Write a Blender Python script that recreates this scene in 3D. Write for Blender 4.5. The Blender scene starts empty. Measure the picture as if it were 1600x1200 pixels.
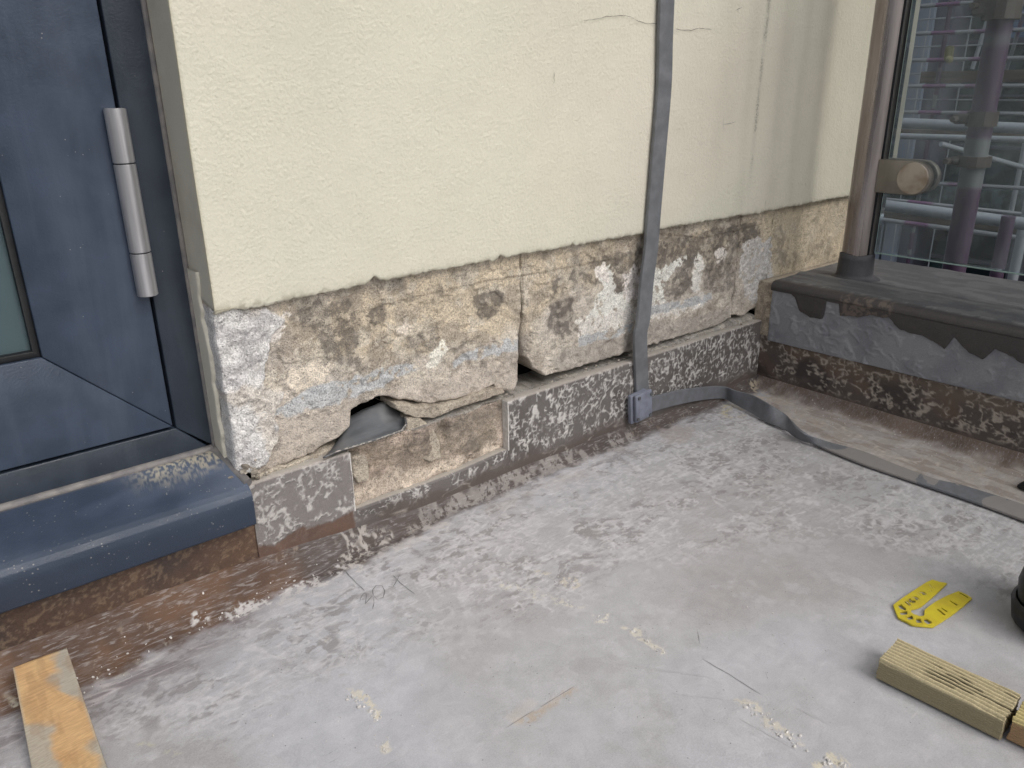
import bpy, bmesh, math, random
import numpy as np
from mathutils import Vector, Matrix
R=math.radians
sc=bpy.context.scene
col=bpy.context.collection
# ------------------------------------------------------------------ camera
cam=bpy.data.cameras.new('camera'); camo=bpy.data.objects.new('camera',cam); col.objects.link(camo)
S=.46
ROT=(R(69.333),R(.7266),R(-39.719))
CAM=np.array([-2.3278*S,-1.4753*S,1.0*S])
camo.location=CAM; camo.rotation_euler=ROT
cam.sensor_width=36; cam.lens=1237.8/1600*36; cam.clip_start=.01; cam.clip_end=500
sc.camera=camo
# ------------------------------------------------------------------ sky and sun (overcast)
w=bpy.data.worlds.new('World'); sc.world=w; w.use_nodes=True
nt=w.node_tree; nt.nodes.clear()
sky=nt.nodes.new('ShaderNodeTexSky'); sky.sky_type='NISHITA'; sky.sun_disc=False
SUN_EL,SUN_AZ=R(44),R(162)          # azimuth clockwise from +y
sky.sun_elevation=SUN_EL; sky.sun_rotation=SUN_AZ; sky.dust_density=6; sky.air_density=1.2; sky.ozone_density=1.0
hs=nt.nodes.new('ShaderNodeHueSaturation'); hs.inputs['Saturation'].default_value=.3
bg=nt.nodes.new('ShaderNodeBackground'); bg.inputs['Strength'].default_value=.15
wo=nt.nodes.new('ShaderNodeOutputWorld')
nt.links.new(sky.outputs[0],hs.inputs['Color']); nt.links.new(hs.outputs[0],bg.inputs['Color']); nt.links.new(bg.outputs[0],wo.inputs['Surface'])
sl=bpy.data.lights.new('sun','SUN'); sl.energy=.95; sl.angle=R(60); sl.color=(1,.97,.95)
so=bpy.data.objects.new('sun',sl); col.objects.link(so)
sd=Vector((math.sin(SUN_AZ)*math.cos(SUN_EL),math.cos(SUN_AZ)*math.cos(SUN_EL),math.sin(SUN_EL)))
so.rotation_euler=sd.to_track_quat('Z','Y').to_euler(); so.location=(0,-2,4)
sc.view_settings.view_transform='Standard'; sc.view_settings.look='None'; sc.view_settings.gamma=1
sc.view_settings.exposure=0.0

# ------------------------------------------------------------------ measuring helpers: a point of the photo -> a point of a real plane
F=1237.8
a,b,c=ROT
Rx=np.array([[1,0,0],[0,math.cos(a),-math.sin(a)],[0,math.sin(a),math.cos(a)]])
Ry=np.array([[math.cos(b),0,math.sin(b)],[0,1,0],[-math.sin(b),0,math.cos(b)]])
Rz=np.array([[math.cos(c),-math.sin(c),0],[math.sin(c),math.cos(c),0],[0,0,1]])
M=Rz@Ry@Rx
def ray(px,py): return M@np.array([(px-800)/F,-(py-600)/F,-1.])
def at(ax,v,px,py):
    i='xyz'.index(ax); d=ray(px,py); return CAM+d*(v-CAM[i])/d[i]
def pj(P):
    q=M.T@(np.array(P,float)-CAM); return 800+F*q[0]/-q[2],600-F*q[1]/-q[2]
def far(px,py,dist):
    d=ray(px,py); return CAM+d/np.linalg.norm(d)*dist
def wallxz(pts,y=0.):  return [(lambda p:(p[0],p[2]))(at('y',y,*q)) for q in pts]
def parayz(pts,x=0.):  return [(lambda p:(p[1],p[2]))(at('x',x,*q)) for q in pts]
def floorxy(pts,z=0.): return [(lambda p:(p[0],p[1]))(at('z',z,*q)) for q in pts]

# ------------------------------------------------------------------ numpy noise
_tab={}
def vn(x,y,seed=0):
    if seed not in _tab: _tab[seed]=np.random.RandomState(seed+11).rand(256,256)
    t=_tab[seed]; xi=np.floor(x).astype(int); yi=np.floor(y).astype(int); fx=x-xi; fy=y-yi
    fx=fx*fx*(3-2*fx); fy=fy*fy*(3-2*fy)
    A=t[xi&255,yi&255]; B=t[(xi+1)&255,yi&255]; Cc=t[xi&255,(yi+1)&255]; D=t[(xi+1)&255,(yi+1)&255]
    return (A*(1-fx)+B*fx)*(1-fy)+(Cc*(1-fx)+D*fx)*fy
def fbm(x,y,f,o=4,seed=0,g=.5):
    s=0;am=1;tot=0
    x=x*f;y=y*f
    for k in range(o):
        s=s+am*vn(x+17.3*k,y-9.1*k,seed+k); tot+=am; am*=g; x,y=(x*.8+y*.6)*2.03,(-x*.6+y*.8)*2.03
    return s/tot
def ss(a,b,x): t=np.clip((x-a)/(b-a),0,1); return t*t*(3-2*t)
def c(r,g,b_):
    f=lambda v:((v/255+.055)/1.055)**2.4 if v/255>.04045 else v/255/12.92
    return np.array([f(r),f(g),f(b_)])
def mixc(base,colr,m): return base*(1-m[...,None])+np.asarray(colr)*m[...,None]
def sdpoly(x,y,poly):
    P=np.array(poly); n=len(P); d=np.full(x.shape,1e9); ins=np.zeros(x.shape,bool)
    for i in range(n):
        ax_,ay_=P[i]; bx_,by_=P[(i+1)%n]; ex,ey=bx_-ax_,by_-ay_
        t=np.clip(((x-ax_)*ex+(y-ay_)*ey)/(ex*ex+ey*ey+1e-12),0,1)
        d=np.minimum(d,np.hypot(x-ax_-t*ex,y-ay_-t*ey))
        if ey!=0:
            cr=((ay_>y)!=(by_>y))&(x<(ex)*(y-ay_)/ey+ax_); ins^=cr
    return np.where(ins,d,-d)      # positive inside
def sdline(x,y,pts):
    d=np.full(x.shape,1e9)
    for i in range(len(pts)-1):
        ax_,ay_=pts[i]; bx_,by_=pts[i+1]; ex,ey=bx_-ax_,by_-ay_
        t=np.clip(((x-ax_)*ex+(y-ay_)*ey)/(ex*ex+ey*ey+1e-12),0,1)
        d=np.minimum(d,np.hypot(x-ax_-t*ex,y-ay_-t*ey))
    return d
def blob(x,y,poly,soft=.004,rag=.008,f=60,seed=3,oct=4):
    bb=np.array(poly); pad=soft+rag+.02
    sel=(x>bb[:,0].min()-pad)&(x<bb[:,0].max()+pad)&(y>bb[:,1].min()-pad)&(y<bb[:,1].max()+pad)
    out=np.zeros(x.shape)
    if sel.any():
        xs,ys=x[sel],y[sel]
        out[sel]=ss(-soft,soft,sdpoly(xs,ys,poly)+(fbm(xs,ys,f,oct,seed)-.5)*2*rag)
    return out
def squig(x,y,f,wd,seed,thr=.5,mf=30,stretch=(1,1)):
    X=x*stretch[0];Y=y*stretch[1]
    wx=X+(fbm(X,Y,f*.8,3,seed+5)-.5)*.9/f; wy=Y+(fbm(X,Y,f*.8,3,seed+9)-.5)*.9/f
    n=fbm(wx,wy,f,2,seed); l=np.exp(-((n-.5)/wd)**2)
    return l*ss(thr-.05,thr+.07,fbm(X,Y,mf,3,seed+31))*ss(.40,.50,fbm(X,Y,f*1.1,2,seed+41))

# ------------------------------------------------------------------ object helpers
def tag(o,label=None,cat=None,group=None,kind=None):
    if label:o['label']=label
    if cat:o['category']=cat
    if group:o['group']=group
    if kind:o['kind']=kind
    return o
def empty(name,loc,label,cat,group=None):
    o=bpy.data.objects.new(name,None); col.objects.link(o); o.location=loc; o.empty_display_size=.05
    return tag(o,label,cat,group)
def link(name,me,mat,parent=None):
    if mat is not None: me.materials.append(mat)
    o=bpy.data.objects.new(name,me); col.objects.link(o)
    if parent is not None:
        o.parent=parent
        p=parent; off=Vector((0,0,0))
        while p is not None: off+=p.location; p=p.parent
        o.location=-off
    return o
def gridmesh(name,P,colr=None,mat=None,parent=None,smooth=True,flip=False,alpha=None):
    nu,nv=P.shape[:2]; me=bpy.data.meshes.new(name)
    V=P.reshape(-1,3); i=np.arange(nu*nv).reshape(nu,nv)
    q=np.stack([i[:-1,:-1],i[1:,:-1],i[1:,1:],i[:-1,1:]],-1).reshape(-1,4)
    if flip: q=q[:,::-1]
    me.vertices.add(len(V)); me.vertices.foreach_set('co',V.astype(np.float32).ravel())
    me.loops.add(q.size); me.loops.foreach_set('vertex_index',q.astype(np.int32).ravel())
    me.polygons.add(len(q)); me.polygons.foreach_set('loop_start',(np.arange(len(q))*4).astype(np.int32))
    me.polygons.foreach_set('loop_total',np.full(len(q),4,np.int32))
    me.polygons.foreach_set('use_smooth',np.full(len(q),smooth))
    me.update(calc_edges=True); me.validate()
    if colr is not None:
        at_=me.color_attributes.new('Col','FLOAT_COLOR','POINT')
        C4=np.zeros((nu*nv,4),np.float32)
        if alpha is not None: C4[:,3]=np.clip(alpha,0,1).ravel()
        C4[:,:3]=np.clip(colr,0.003,1).reshape(-1,3)
        at_.data.foreach_set('color',C4.ravel())
    return link(name,me,mat,parent)
def bmobj(name,bm,mat,parent=None,smooth=False):
    me=bpy.data.meshes.new(name); bmesh.ops.recalc_face_normals(bm,faces=bm.faces); bm.to_mesh(me); bm.free()
    if smooth:
        for p in me.polygons:p.use_smooth=True
        try: me.set_sharp_from_angle(angle=R(40))
        except Exception: pass
    return link(name,me,mat,parent)
def box_bm(bm,x0,x1,y0,y1,z0,z1,bev=0,seg=2):
    r=bmesh.ops.create_cube(bm,size=1); vs=r['verts']
    for v in vs: v.co=Vector((x0+(v.co.x+.5)*(x1-x0),y0+(v.co.y+.5)*(y1-y0),z0+(v.co.z+.5)*(z1-z0)))
    if bev:
        es=set()
        for v in vs: es|=set(v.link_edges)
        bmesh.ops.bevel(bm,geom=list(es),offset=bev,segments=seg,affect='EDGES',profile=.5)
def box(name,x0,x1,y0,y1,z0,z1,mat,parent=None,bev=.001):
    bm=bmesh.new(); box_bm(bm,x0,x1,y0,y1,z0,z1,bev); return bmobj(name,bm,mat,parent,smooth=bev>0)
def tube_bm(bm,p0,p1,r,seg=24,r1=None,caps=True):
    p0=Vector(p0);p1=Vector(p1);d=p1-p0
    m=Matrix.Translation((p0+p1)/2)@d.to_track_quat('Z','Y').to_matrix().to_4x4()
    bmesh.ops.create_cone(bm,cap_ends=caps,segments=seg,radius1=r,radius2=r if r1 is None else r1,depth=d.length,matrix=m)
def tube(name,p0,p1,r,mat,parent=None,seg=24):
    bm=bmesh.new(); tube_bm(bm,p0,p1,r,seg); return bmobj(name,bm,mat,parent,smooth=True)
def prism(name,poly,axis,v0,v1,mat,parent=None,bev=0):
    """extrude a 2-D polygon along an axis"""
    bm=bmesh.new()
    def co(p,v): return {'x':(v,p[0],p[1]),'y':(p[0],v,p[1]),'z':(p[0],p[1],v)}[axis]
    A=[bm.verts.new(co(p,v0)) for p in poly]; B=[bm.verts.new(co(p,v1)) for p in poly]
    bm.faces.new(A); bm.faces.new(B[::-1])
    for i in range(len(poly)): bm.faces.new([A[i],B[i],B[(i+1)%len(poly)],A[(i+1)%len(poly)]])
    bmesh.ops.recalc_face_normals(bm,faces=bm.faces)
    if bev: bmesh.ops.bevel(bm,geom=list(bm.edges),offset=bev,segments=2,affect='EDGES',profile=.5)
    return bmobj(name,bm,mat,parent,smooth=bev>0)
def ribbon(name,pts,wd,axis,off,mat,parent=None,seed=1,jit=.3,dens=.004,thick=.0003):
    """a thin crack or pencil stroke lying on a plane"""
    rnd=random.Random(seed); P=[]
    for i in range(len(pts)-1):
        p,q=np.array(pts[i]),np.array(pts[i+1]); n=max(1,int(np.linalg.norm(q-p)/dens))
        for k in range(n): P.append(p+(q-p)*k/n+np.array([rnd.gauss(0,1),rnd.gauss(0,1)])*jit*wd)
    P.append(np.array(pts[-1])); bm=bmesh.new(); prev=None
    for i,p in enumerate(P):
        d=P[min(i+1,len(P)-1)]-P[max(i-1,0)]; d=d/(np.linalg.norm(d)+1e-9); n=np.array([-d[1],d[0]])
        ww=wd*(.35+.9*rnd.random())*(.3 if i in(0,len(P)-1) else 1)/2
        def v3(q): 
            return {'y':(q[0],off,q[1]),'z':(q[0],q[1],off(q) if callable(off) else off),'x':(off,q[0],q[1])}[axis]
        cur=(bm.verts.new(v3(p-n*ww)),bm.verts.new(v3(p+n*ww)))
        if prev: bm.faces.new([prev[0],cur[0],cur[1],prev[1]])
        prev=cur
    return bmobj(name,bm,mat,parent)

# ------------------------------------------------------------------ materials
class NG:
    def __init__(s,name,rough=.8,metal=0,spec=.5):
        s.m=bpy.data.materials.new(name); s.m.use_nodes=True; s.t=s.m.node_tree; s.n=s.t.nodes
        s.b=s.n['Principled BSDF']; s.b.inputs['Roughness'].default_value=rough; s.b.inputs['Metallic'].default_value=metal
        s.b.inputs['Specular IOR Level'].default_value=spec
        s.tc=s.n.new('ShaderNodeTexCoord').outputs['Object']
    def L(s,a,b): s.t.links.new(a,b)
    def put(s,i,v):
        if hasattr(v,'is_output'): s.L(v,i)
        elif hasattr(v,'__len__') and len(v)==3 and i.type=='RGBA': i.default_value=(*v,1)
        else: i.default_value=v
    def map(s,scale=(1,1,1),rot=(0,0,0),loc=(0,0,0)):
        n=s.n.new('ShaderNodeMapping'); s.L(s.tc,n.inputs[0]); n.inputs['Scale'].default_value=scale; n.inputs['Rotation'].default_value=rot; n.inputs['Location'].default_value=loc; return n.outputs[0]
    def noise(s,scale,det=4,rough=.55,dist=0,vec=None):
        n=s.n.new('ShaderNodeTexNoise'); s.L(vec or s.tc,n.inputs['Vector']); n.inputs['Scale'].default_value=scale; n.inputs['Detail'].default_value=det
        n.inputs['Roughness'].default_value=rough; n.inputs['Distortion'].default_value=dist; return n.outputs['Fac']
    def voro(s,scale,feat='F1',vec=None):
        n=s.n.new('ShaderNodeTexVoronoi'); n.feature=feat; s.L(vec or s.tc,n.inputs['Vector']); n.inputs['Scale'].default_value=scale; return n.outputs['Distance']
    def ramp(s,f,a,b_,o0=0.,o1=1.):
        n=s.n.new('ShaderNodeMapRange'); n.clamp=True; n.interpolation_type='SMOOTHSTEP'; s.L(f,n.inputs[0])
        for k,v in zip((1,2,3,4),(a,b_,o0,o1)): n.inputs[k].default_value=v
        return n.outputs[0]
    def math(s,op,a,b_=0.):
        n=s.n.new('ShaderNodeMath'); n.operation=op; s.put(n.inputs[0],a); s.put(n.inputs[1],b_); return n.outputs[0]
    def mix(s,f,a,b_,mode='MIX'):
        n=s.n.new('ShaderNodeMix'); n.data_type='RGBA'; n.blend_type=mode; s.put(n.inputs[0],f); s.put(n.inputs[6],a); s.put(n.inputs[7],b_); return n.outputs[2]
    def attr(s,name='Col'):
        n=s.n.new('ShaderNodeVertexColor'); n.layer_name=name; s.al=n.outputs['Alpha']; return n.outputs['Color']
    def bump(s,h,dist=.001,strength=1.,prev=None):
        n=s.n.new('ShaderNodeBump'); s.L(h,n.inputs['Height']); n.inputs['Distance'].default_value=dist; n.inputs['Strength'].default_value=strength
        if prev: s.L(prev,n.inputs['Normal'])
        s.L(n.outputs[0],s.b.inputs['Normal']); return n.outputs[0]
    def color(s,v): s.put(s.b.inputs['Base Color'],v)
    def rough(s,v): s.put(s.b.inputs['Roughness'],v)
def lum(g,colr):
    n=g.n.new('ShaderNodeRGBToBW'); g.L(colr,n.inputs[0]); return n.outputs[0]

def vmat(name,rough=.85,fine=700,amp=.25,bd=.0006,colbump=0.,coarse=90,pits=0.,spec=.3,lich=False):
    """weathered mineral surface: painted stains in 'Col' broken up by fine grain"""
    g=NG(name,rough,0,spec); ca=g.attr()
    n1=g.noise(fine,3,.6); n2=g.noise(coarse,5,.6)
    f=g.math('ADD',g.ramp(n1,.3,.7,1-amp,1+amp*.8),g.ramp(n2,.3,.7,-amp*.35,amp*.35))
    cc=g.mix(1.,ca,f,'MULTIPLY'); lm=None
    if lich:
        ln=g.noise(620,5,.78); lm=g.ramp(g.math('ADD',ln,g.math('MULTIPLY',g.al,.25)),.66,.71)
        lm=g.math('MULTIPLY',lm,g.ramp(g.al,.01,.08)); cc=g.mix(g.math('MULTIPLY',lm,.7),cc,(.075,.065,.062))
    if pits:
        v=g.voro(fine*.55); pm=g.math('MULTIPLY',g.ramp(v,.0,.32,1,0),g.ramp(g.noise(coarse*2,2),.45,.6))
        cc=g.mix(g.math('MULTIPLY',pm,pits),cc,(.03,.028,.025))
        h=g.math('SUBTRACT',g.math('ADD',n1,n2),pm)
    else: h=g.math('ADD',g.math('MULTIPLY',n1,.6),n2)
    g.color(cc); nb=g.bump(h,bd)
    if colbump: g.bump(lum(g,ca),colbump,1.,nb)
    return g.m
m_floor=NG('floor_coating',.75,0,.25)
g=m_floor; ca=g.attr()
n1=g.noise(900,3,.6); n2=g.noise(60,6,.62,.6); n3=g.noise(14,5,.6,1.2,g.map((1,2.2,1),(0,0,R(-20))))
f=g.math('ADD',g.ramp(n1,.3,.7,.92,1.08),g.math('ADD',g.ramp(n2,.3,.7,-.06,.06),g.ramp(n3,.3,.7,-.025,.025)))
cc=g.mix(1.,ca,f,'MULTIPLY')
hn=g.noise(150,4,.65,.5,g.map((.28,1.5,1),(0,0,R(8)))); hn2=g.noise(330,3,.6,.3,g.map((.25,1.6,1),(0,0,R(-14))))
hm=g.math('MULTIPLY',g.al,g.ramp(g.math('ADD',g.math('MULTIPLY',hn,.6),g.math('MULTIPLY',hn2,.4)),.46,.56))
cc=g.mix(g.math('MULTIPLY',hm,.20),cc,(.25,.235,.235)); hm2=g.math('MULTIPLY',g.al,g.ramp(hn2,.56,.64)); cc=g.mix(g.math('MULTIPLY',hm2,.18),cc,(.58,.57,.57))
# hairline scuffs in two directions
for k,(sx,ang,fr) in enumerate(((18,25,38),(14,-38,30),(22,80,26))):
    v=g.noise(fr,2,.5,.3,g.map((1,sx,1),(0,0,R(ang)),(k*3.1,0,0)))
    mk=g.math('MULTIPLY',g.ramp(v,.705,.75),g.ramp(g.noise(9+k,2),.5,.62))
    cc=g.mix(g.math('MULTIPLY',mk,.35),cc,(.62,.61,.6) if k<2 else (.2,.19,.18))
sp=g.math('MULTIPLY',g.ramp(g.voro(150),.04,.11,1,0),g.ramp(g.noise(45,2),.53,.57))
cc=g.mix(g.math('MULTIPLY',sp,.7),cc,(.1,.085,.07))
g.color(cc); nb=g.bump(g.math('ADD',n2,g.math('MULTIPLY',n1,.25)),.0007); g.bump(lum(g,ca),.0012,1.,nb)
g.rough(g.ramp(n2,.3,.7,.66,.86)); M_floor=g.m
M_mason=vmat('weathered_masonry',.95,620,.34,.0016,0.,110,.55,.3,True)
M_upst=vmat('upstand_membrane',.6,800,.12,.0004,.0035,120,0,.5)
M_dark=vmat('dark_membrane',.55,700,.16,.0007,.002,120,0,.5)
M_render_fine=None
def render_mat(name,stip=1.):
    g=NG(name,.88,0,.25); ca=g.attr()
    n1=g.noise(620,3,.55,.3); n2=g.noise(300,2,.5,.1); n3=g.noise(6,4)
    f=g.math('ADD',g.ramp(n3,.3,.7,.965,1.035),g.ramp(n1,.3,.7,-.03,.03))
    sk=g.math('MULTIPLY',g.ramp(g.math('ADD',g.noise(480,5,.78),g.math('MULTIPLY',g.al,.28)),.67,.76),g.ramp(g.al,.01,.06))
    g.color(g.mix(g.math('MULTIPLY',sk,.6),g.mix(1.,ca,f,'MULTIPLY'),(.13,.12,.09)))
    h=g.math('ADD',g.math('MULTIPLY',n2,g.ramp(g.noise(40,3),.35,.6,.6,1.1)),g.math('MULTIPLY',n1,.3)); g.bump(h,.0010*stip,.9); return g.m
M_render=render_mat('painted_render'); M_smooth=render_mat('painted_reveal',.25)
def paint(name,colr,rough=.5,dust=.25,streak=True,spec=.5,nscale=30):
    g=NG(name,rough,0,spec); n=g.noise(nscale,5,.6); n2=g.noise(5,4,.6,.5,g.map((6,6,.8))); base=colr
    cc=g.mix(g.ramp(n,.3,.75),tuple(np.array(base)*.82),tuple(np.array(base)*1.18))
    if streak: cc=g.mix(g.math('MULTIPLY',g.ramp(n2,.45,.75),dust),cc,tuple(np.array(base)*1.2+np.array([.05,.052,.055])))
    sp=g.math('MULTIPLY',g.ramp(g.voro(150),.03,.09,1,0),g.ramp(g.noise(35,3),.55,.62)); cc=g.mix(g.math('MULTIPLY',sp,.6),cc,(.4,.39,.36))
    g.color(cc); g.rough(g.ramp(n,.3,.7,rough-.08,rough+.12)); g.bump(g.noise(500,3),.00025); return g.m
M_leaf=paint('blue_grey_powder_coat',c(54,66,84),.42,.35)
M_frame=paint('blue_grey_coat_shaded',c(42,51,63),.42,.25)  # darker copy of the door paint: the frame's shade is in the colour
M_sill=None
M_black=paint('black_rubber',(.006,.007,.009),.45,.05,False)
M_gap=NG('dark_gap',.9); M_gap.color((.006,.007,.009)); M_gap=M_gap.m
M_tape=paint('grey_tape',c(114,116,120),.5,.04,True,.4,60)
M_clampm=None
def metal(name,colr,rough,sc_=40,stretch=(1,1,.05),dirt=.3,dcol=(.12,.09,.07),me=1.):
    g=NG(name,rough,me); n=g.noise(sc_,5,.6,0,g.map(stretch)); cc=g.mix(g.ramp(n,.35,.7),tuple(np.array(colr)*.8),tuple(np.array(colr)*1.1))
    d=g.noise(12,5,.6,0,g.map((2,2,.25))); cc=g.mix(g.math('MULTIPLY',g.ramp(d,.4,.7),dirt),cc,dcol); g.color(cc)
    g.rough(g.ramp(n,.3,.7,rough-.06,rough+.1)); g.bump(g.noise(300,3,.6,0,g.map(stretch)),.0001); return g.m
M_hinge=metal('satin_aluminium',(.5,.5,.52),.42,200,(1,1,.03),.0,(.3,.3,.3),.75)
M_steel=metal('brownish_stainless',(.42,.38,.37),.28,60,(1,1,.04),.6,(.15,.11,.09),.9)  # brown tint and streaks stand in for reflected surroundings
M_lead=metal('weathered_lead',(.13,.138,.15),.4,60,(.4,2,1),.5,(.24,.24,.24),.35)
M_zinc=paint('cast_grey_clamp',c(122,126,140),.55,.5,True,.4,120)
M_brass=metal('dull_clamp_cheek',(.30,.28,.25),.45,25,(1,1,1),.5,(.14,.12,.10),.6)
g=NG('thin_mark',.9); g.color((.075,.068,.055)); M_crack=g.m
g=NG('pencil',.7); g.color((.2,.2,.205)); M_pencil=g.m
g=NG('sealant',.6); n=g.noise(60,4); g.color(g.mix(g.ramp(n,.3,.7),c(100,98,100),c(132,128,124))); g.bump(n,.001); M_seal=g.m

# ------------------------------------------------------------------ planes (metres)
Y_UP=0.; Y_MAS=.03*S; Y_REN=.005*S-.0; Z_UP=.235*S; Z_REN=.607*S; X_ARR=-1.836*S; Y_DOOR=.12*S
Z_COP=.378*S

# ------------------------------------------------------------------ FLOOR
onfloor=lambda q: float(floor_height(np.array([q[0]]),np.array([q[1]]))[0])+.00035
def floor_height(x,y):
    dw=np.maximum(-y,0.); dp=np.maximum(-x,0.)
    rw=.020+.022*ss(-.6,-.95,x); rp=.022
    cove=lambda d,r: np.where(d<r,r*.75*(1-d/r)**2,0.)
    z=np.maximum(cove(dw,rw),cove(dp,rp))
    z=z+(fbm(x,y,7,3,40)-.5)*.0018+(fbm(x,y,60,3,41)-.5)*.0006*(1-ss(.25,.5,dw))
    return z
def floor_color(x,y):
    dw=-y; dp=-x
    L=fbm(x,y,6,4,1); 
    C=np.broadcast_to(c(176,175,178),x.shape+(3,)).copy()
    C=mixc(C,c(168,165,166),ss(.45,.7,L)*.6)
    C=mixc(C,c(186,187,194),ss(.5,.75,fbm(x,y,4.5,3,5))*.6)
    # trowelled / worn zone following the walls
    wz=floorxy([(-150,1330),(120,1190),(330,1130),(480,1060),(640,1000),(850,950),(1000,880),(1150,850),(1330,850),(1600,930),(1750,990),(1750,745),(1190,592),(-100,1000)])
    W=blob(x,y,wz,.035,.05,14,7)
    # feathery dark patches between pale ridges
    ang=R(6); u=x*math.cos(ang)-y*math.sin(ang); v=x*math.sin(ang)+y*math.cos(ang)
    ux=u+(fbm(u,v,35,3,51)-.5)*.03; vx=v+(fbm(u,v,25,3,52)-.5)*.03
    r1=fbm(ux*.8,vx*1.25,90,5,60,.6); r2=fbm(ux*.9,vx*1.2,20,4,70)
    dark=ss(.50,.55,r1)*ss(.42,.56,r2)
    C=mixc(C,c(140,136,136),W*dark*.72)
    C=mixc(C,c(202,200,203),W*np.clip(squig(x,y,75,.09,80,.38,20,(.95,1.15))+squig(x,y,140,.11,83,.40,28,(.9,1.2)),0,1)*.8)
    # brownish dirt close to the wall
    jag=(fbm(x,y,18,4,90)-.5)
    nw=ss(.07,.0,dw+jag*.09)*ss(-.3,-.36,x)
    C=mixc(C,c(164,156,151),nw*.5*ss(.35,.6,fbm(x,y*3,30,4,91)))
    wl=.012+.022*ss(-.5,-.9,x)-.002*ss(-.80,-.95,x)     # width of the dark foot
    foot=1-ss(wl,wl+.016,dw+ss(.006,.03,dw)*(jag*.035+(fbm(x,y*1.5,70,4,95)-.5)*.022))
    fcol=c(84,76,73)*(1+.5*(fbm(x,y,30,3,93)[...,None]-.5)); br=ss(-.78,-.84,x)[...,None]; bcol=mixc(np.broadcast_to(c(86,68,58),x.shape+(3,)),c(106,82,66),ss(.42,.62,fbm(x,y,26,4,431))*.7)
    fcol=fcol*(1-br)+bcol*br; foot0=foot
    wl2=.10*ss(-.66,-1.0,x)
    sm=ss(wl2+.02,wl2*.5,dw+jag*.06)*ss(-.62,-.75,x)
    C=mixc(C,c(124,117,119),sm*(.5+.5*ss(.36,.64,fbm(u,v*4,22,5,97))))
    C=mixc(C,c(190,184,186),sm*squig(u,v,60,.06,101,.36,20,(.5,2.2))*.8*ss(.01,.03,dw))
    dz_=floorxy([(-100,1150),(0,1108),(110,1062),(200,1012),(300,965),(400,915),(500,882),(560,848),(660,812),(800,760),(900,722),(990,690),(990,660),(800,725),(640,790),(500,830),(395,890),(0,1040),(-100,1080)])
    DZ=blob(x,y,dz_,.008,.016,45,13,5)
    dcol=mixc(np.broadcast_to(c(96,88,88),x.shape+(3,)),c(122,114,116),ss(.36,.7,fbm(u,v*4,22,5,14))*.8)
    dcol=mixc(dcol,c(190,185,188),squig(u,v,70,.10,15,.36,30,(.45,2.2))*ss(.012,.05,dw)*.95)
    dcol=mixc(dcol,c(150,142,142),ss(.5,.62,fbm(u*.5,v*3,110,5,16,.62))*.6)
    k_=(DZ*(.9-.35*ss(-.75,-.5,x)))[...,None]; C=C*(1-k_)+dcol*k_
    C=C*(1-foot0[...,None])+fcol*foot0[...,None]; C=mixc(C,c(160,146,132),foot0*squig(x,y*1.5,110,.025,17,.55,40)*.5)
    # pale dust strip, left
    def patch(px,rgb,op,soft=.006,rag=.012,f=50,seed=11,speck=0.):
        nonlocal C
        m=blob(x,y,floorxy(px),soft,rag,f,seed)
        if speck: m=m*ss(speck+.02,speck+.08,fbm(x,y,260,3,seed+3,.6))*ss(.35,.5,fbm(x,y,90,2,seed+4)); rgb=np.array(rgb)*.45+np.array((206,203,198))*.55*.98
        C=mixc(C,c(*rgb),m*op)
    patch([(262,1000),(330,962),(420,935),(520,888),(600,868),(560,892),(440,940),(330,975)],(200,195,197),.9,.002,.010,90,21,.40)
    patch([(130,1075),(200,1035),(280,1000),(290,1012),(200,1055),(140,1090)],(172,164,148),.4,.004,.008,90,22,.5)
    patch([(0,1085),(40,1095),(50,1120),(0,1120)],(190,176,140),.8,.005,.008,60,23,.4)
    patch([(520,868),(560,845),(700,815),(700,830),(620,862),(540,886)],(192,182,174),.6,.006,.012,60,24,.42)
    patch([(600,860),(720,805),(860,770),(940,720),(1000,690),(960,670),(820,740),(700,790)],(190,182,176),.35,.006,.02,60,25,.38)
    # dust and scuffs out on the floor
    patch([(835,890),(905,908),(905,922),(850,905)],(205,190,165),.75,.002,.006,90,26,.45)
    patch([(770,905),(860,930),(915,945),(905,952),(830,935),(775,915)],(203,198,180),.85,.002,.005,90,27,.44)
    patch([(535,1075),(560,1072),(590,1105),(600,1125),(585,1130),(565,1095)],(208,196,168),.9,.0015,.005,110,28,.40)
    patch([(585,1150),(600,1148),(612,1172),(602,1178)],(214,204,182),.9,.0015,.004,110,29,.36)
    patch([(965,978),(1000,980),(1040,1020),(1030,1022),(1000,1000)],(214,206,186),.9,.0015,.004,110,30,.40)
    patch([(925,960),(950,958),(950,972),(930,972)],(220,214,200),.9,.0015,.004,110,31,.40)
    patch([(1150,1095),(1180,1100),(1240,1150),(1270,1170),(1250,1168),(1195,1135)],(200,190,168),.85,.0015,.006,110,32,.42)
    patch([(1270,1178),(1300,1172),(1330,1200),(1270,1200)],(205,192,160),.9,.0015,.006,110,33,.40)
    patch([(190,1155),(290,1175),(285,1180),(195,1162)],(186,182,140),.7,.0015,.005,110,34,.42)
    patch([(490,990),(515,998),(510,1008),(490,1000)],(205,195,180),.8,.0015,.004,110,35,.40)
    patch([(530,842),(560,838),(550,852),(535,855)],(222,214,204),.95,.001,.002,110,36)
    patch([(790,1130),(830,1112),(895,1072),(900,1076),(840,1120),(796,1140)],(150,120,88),.7,.002,.005,140,37,.34)
    patch([(795,1120),(830,1095),(838,1100),(805,1132)],(186,176,162),.4,.003,.008,110,38)
    patch([(520,1060),(540,1055),(545,1080),(525,1075)],(120,112,104),.5,.002,.006,110,39,.5)
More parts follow.
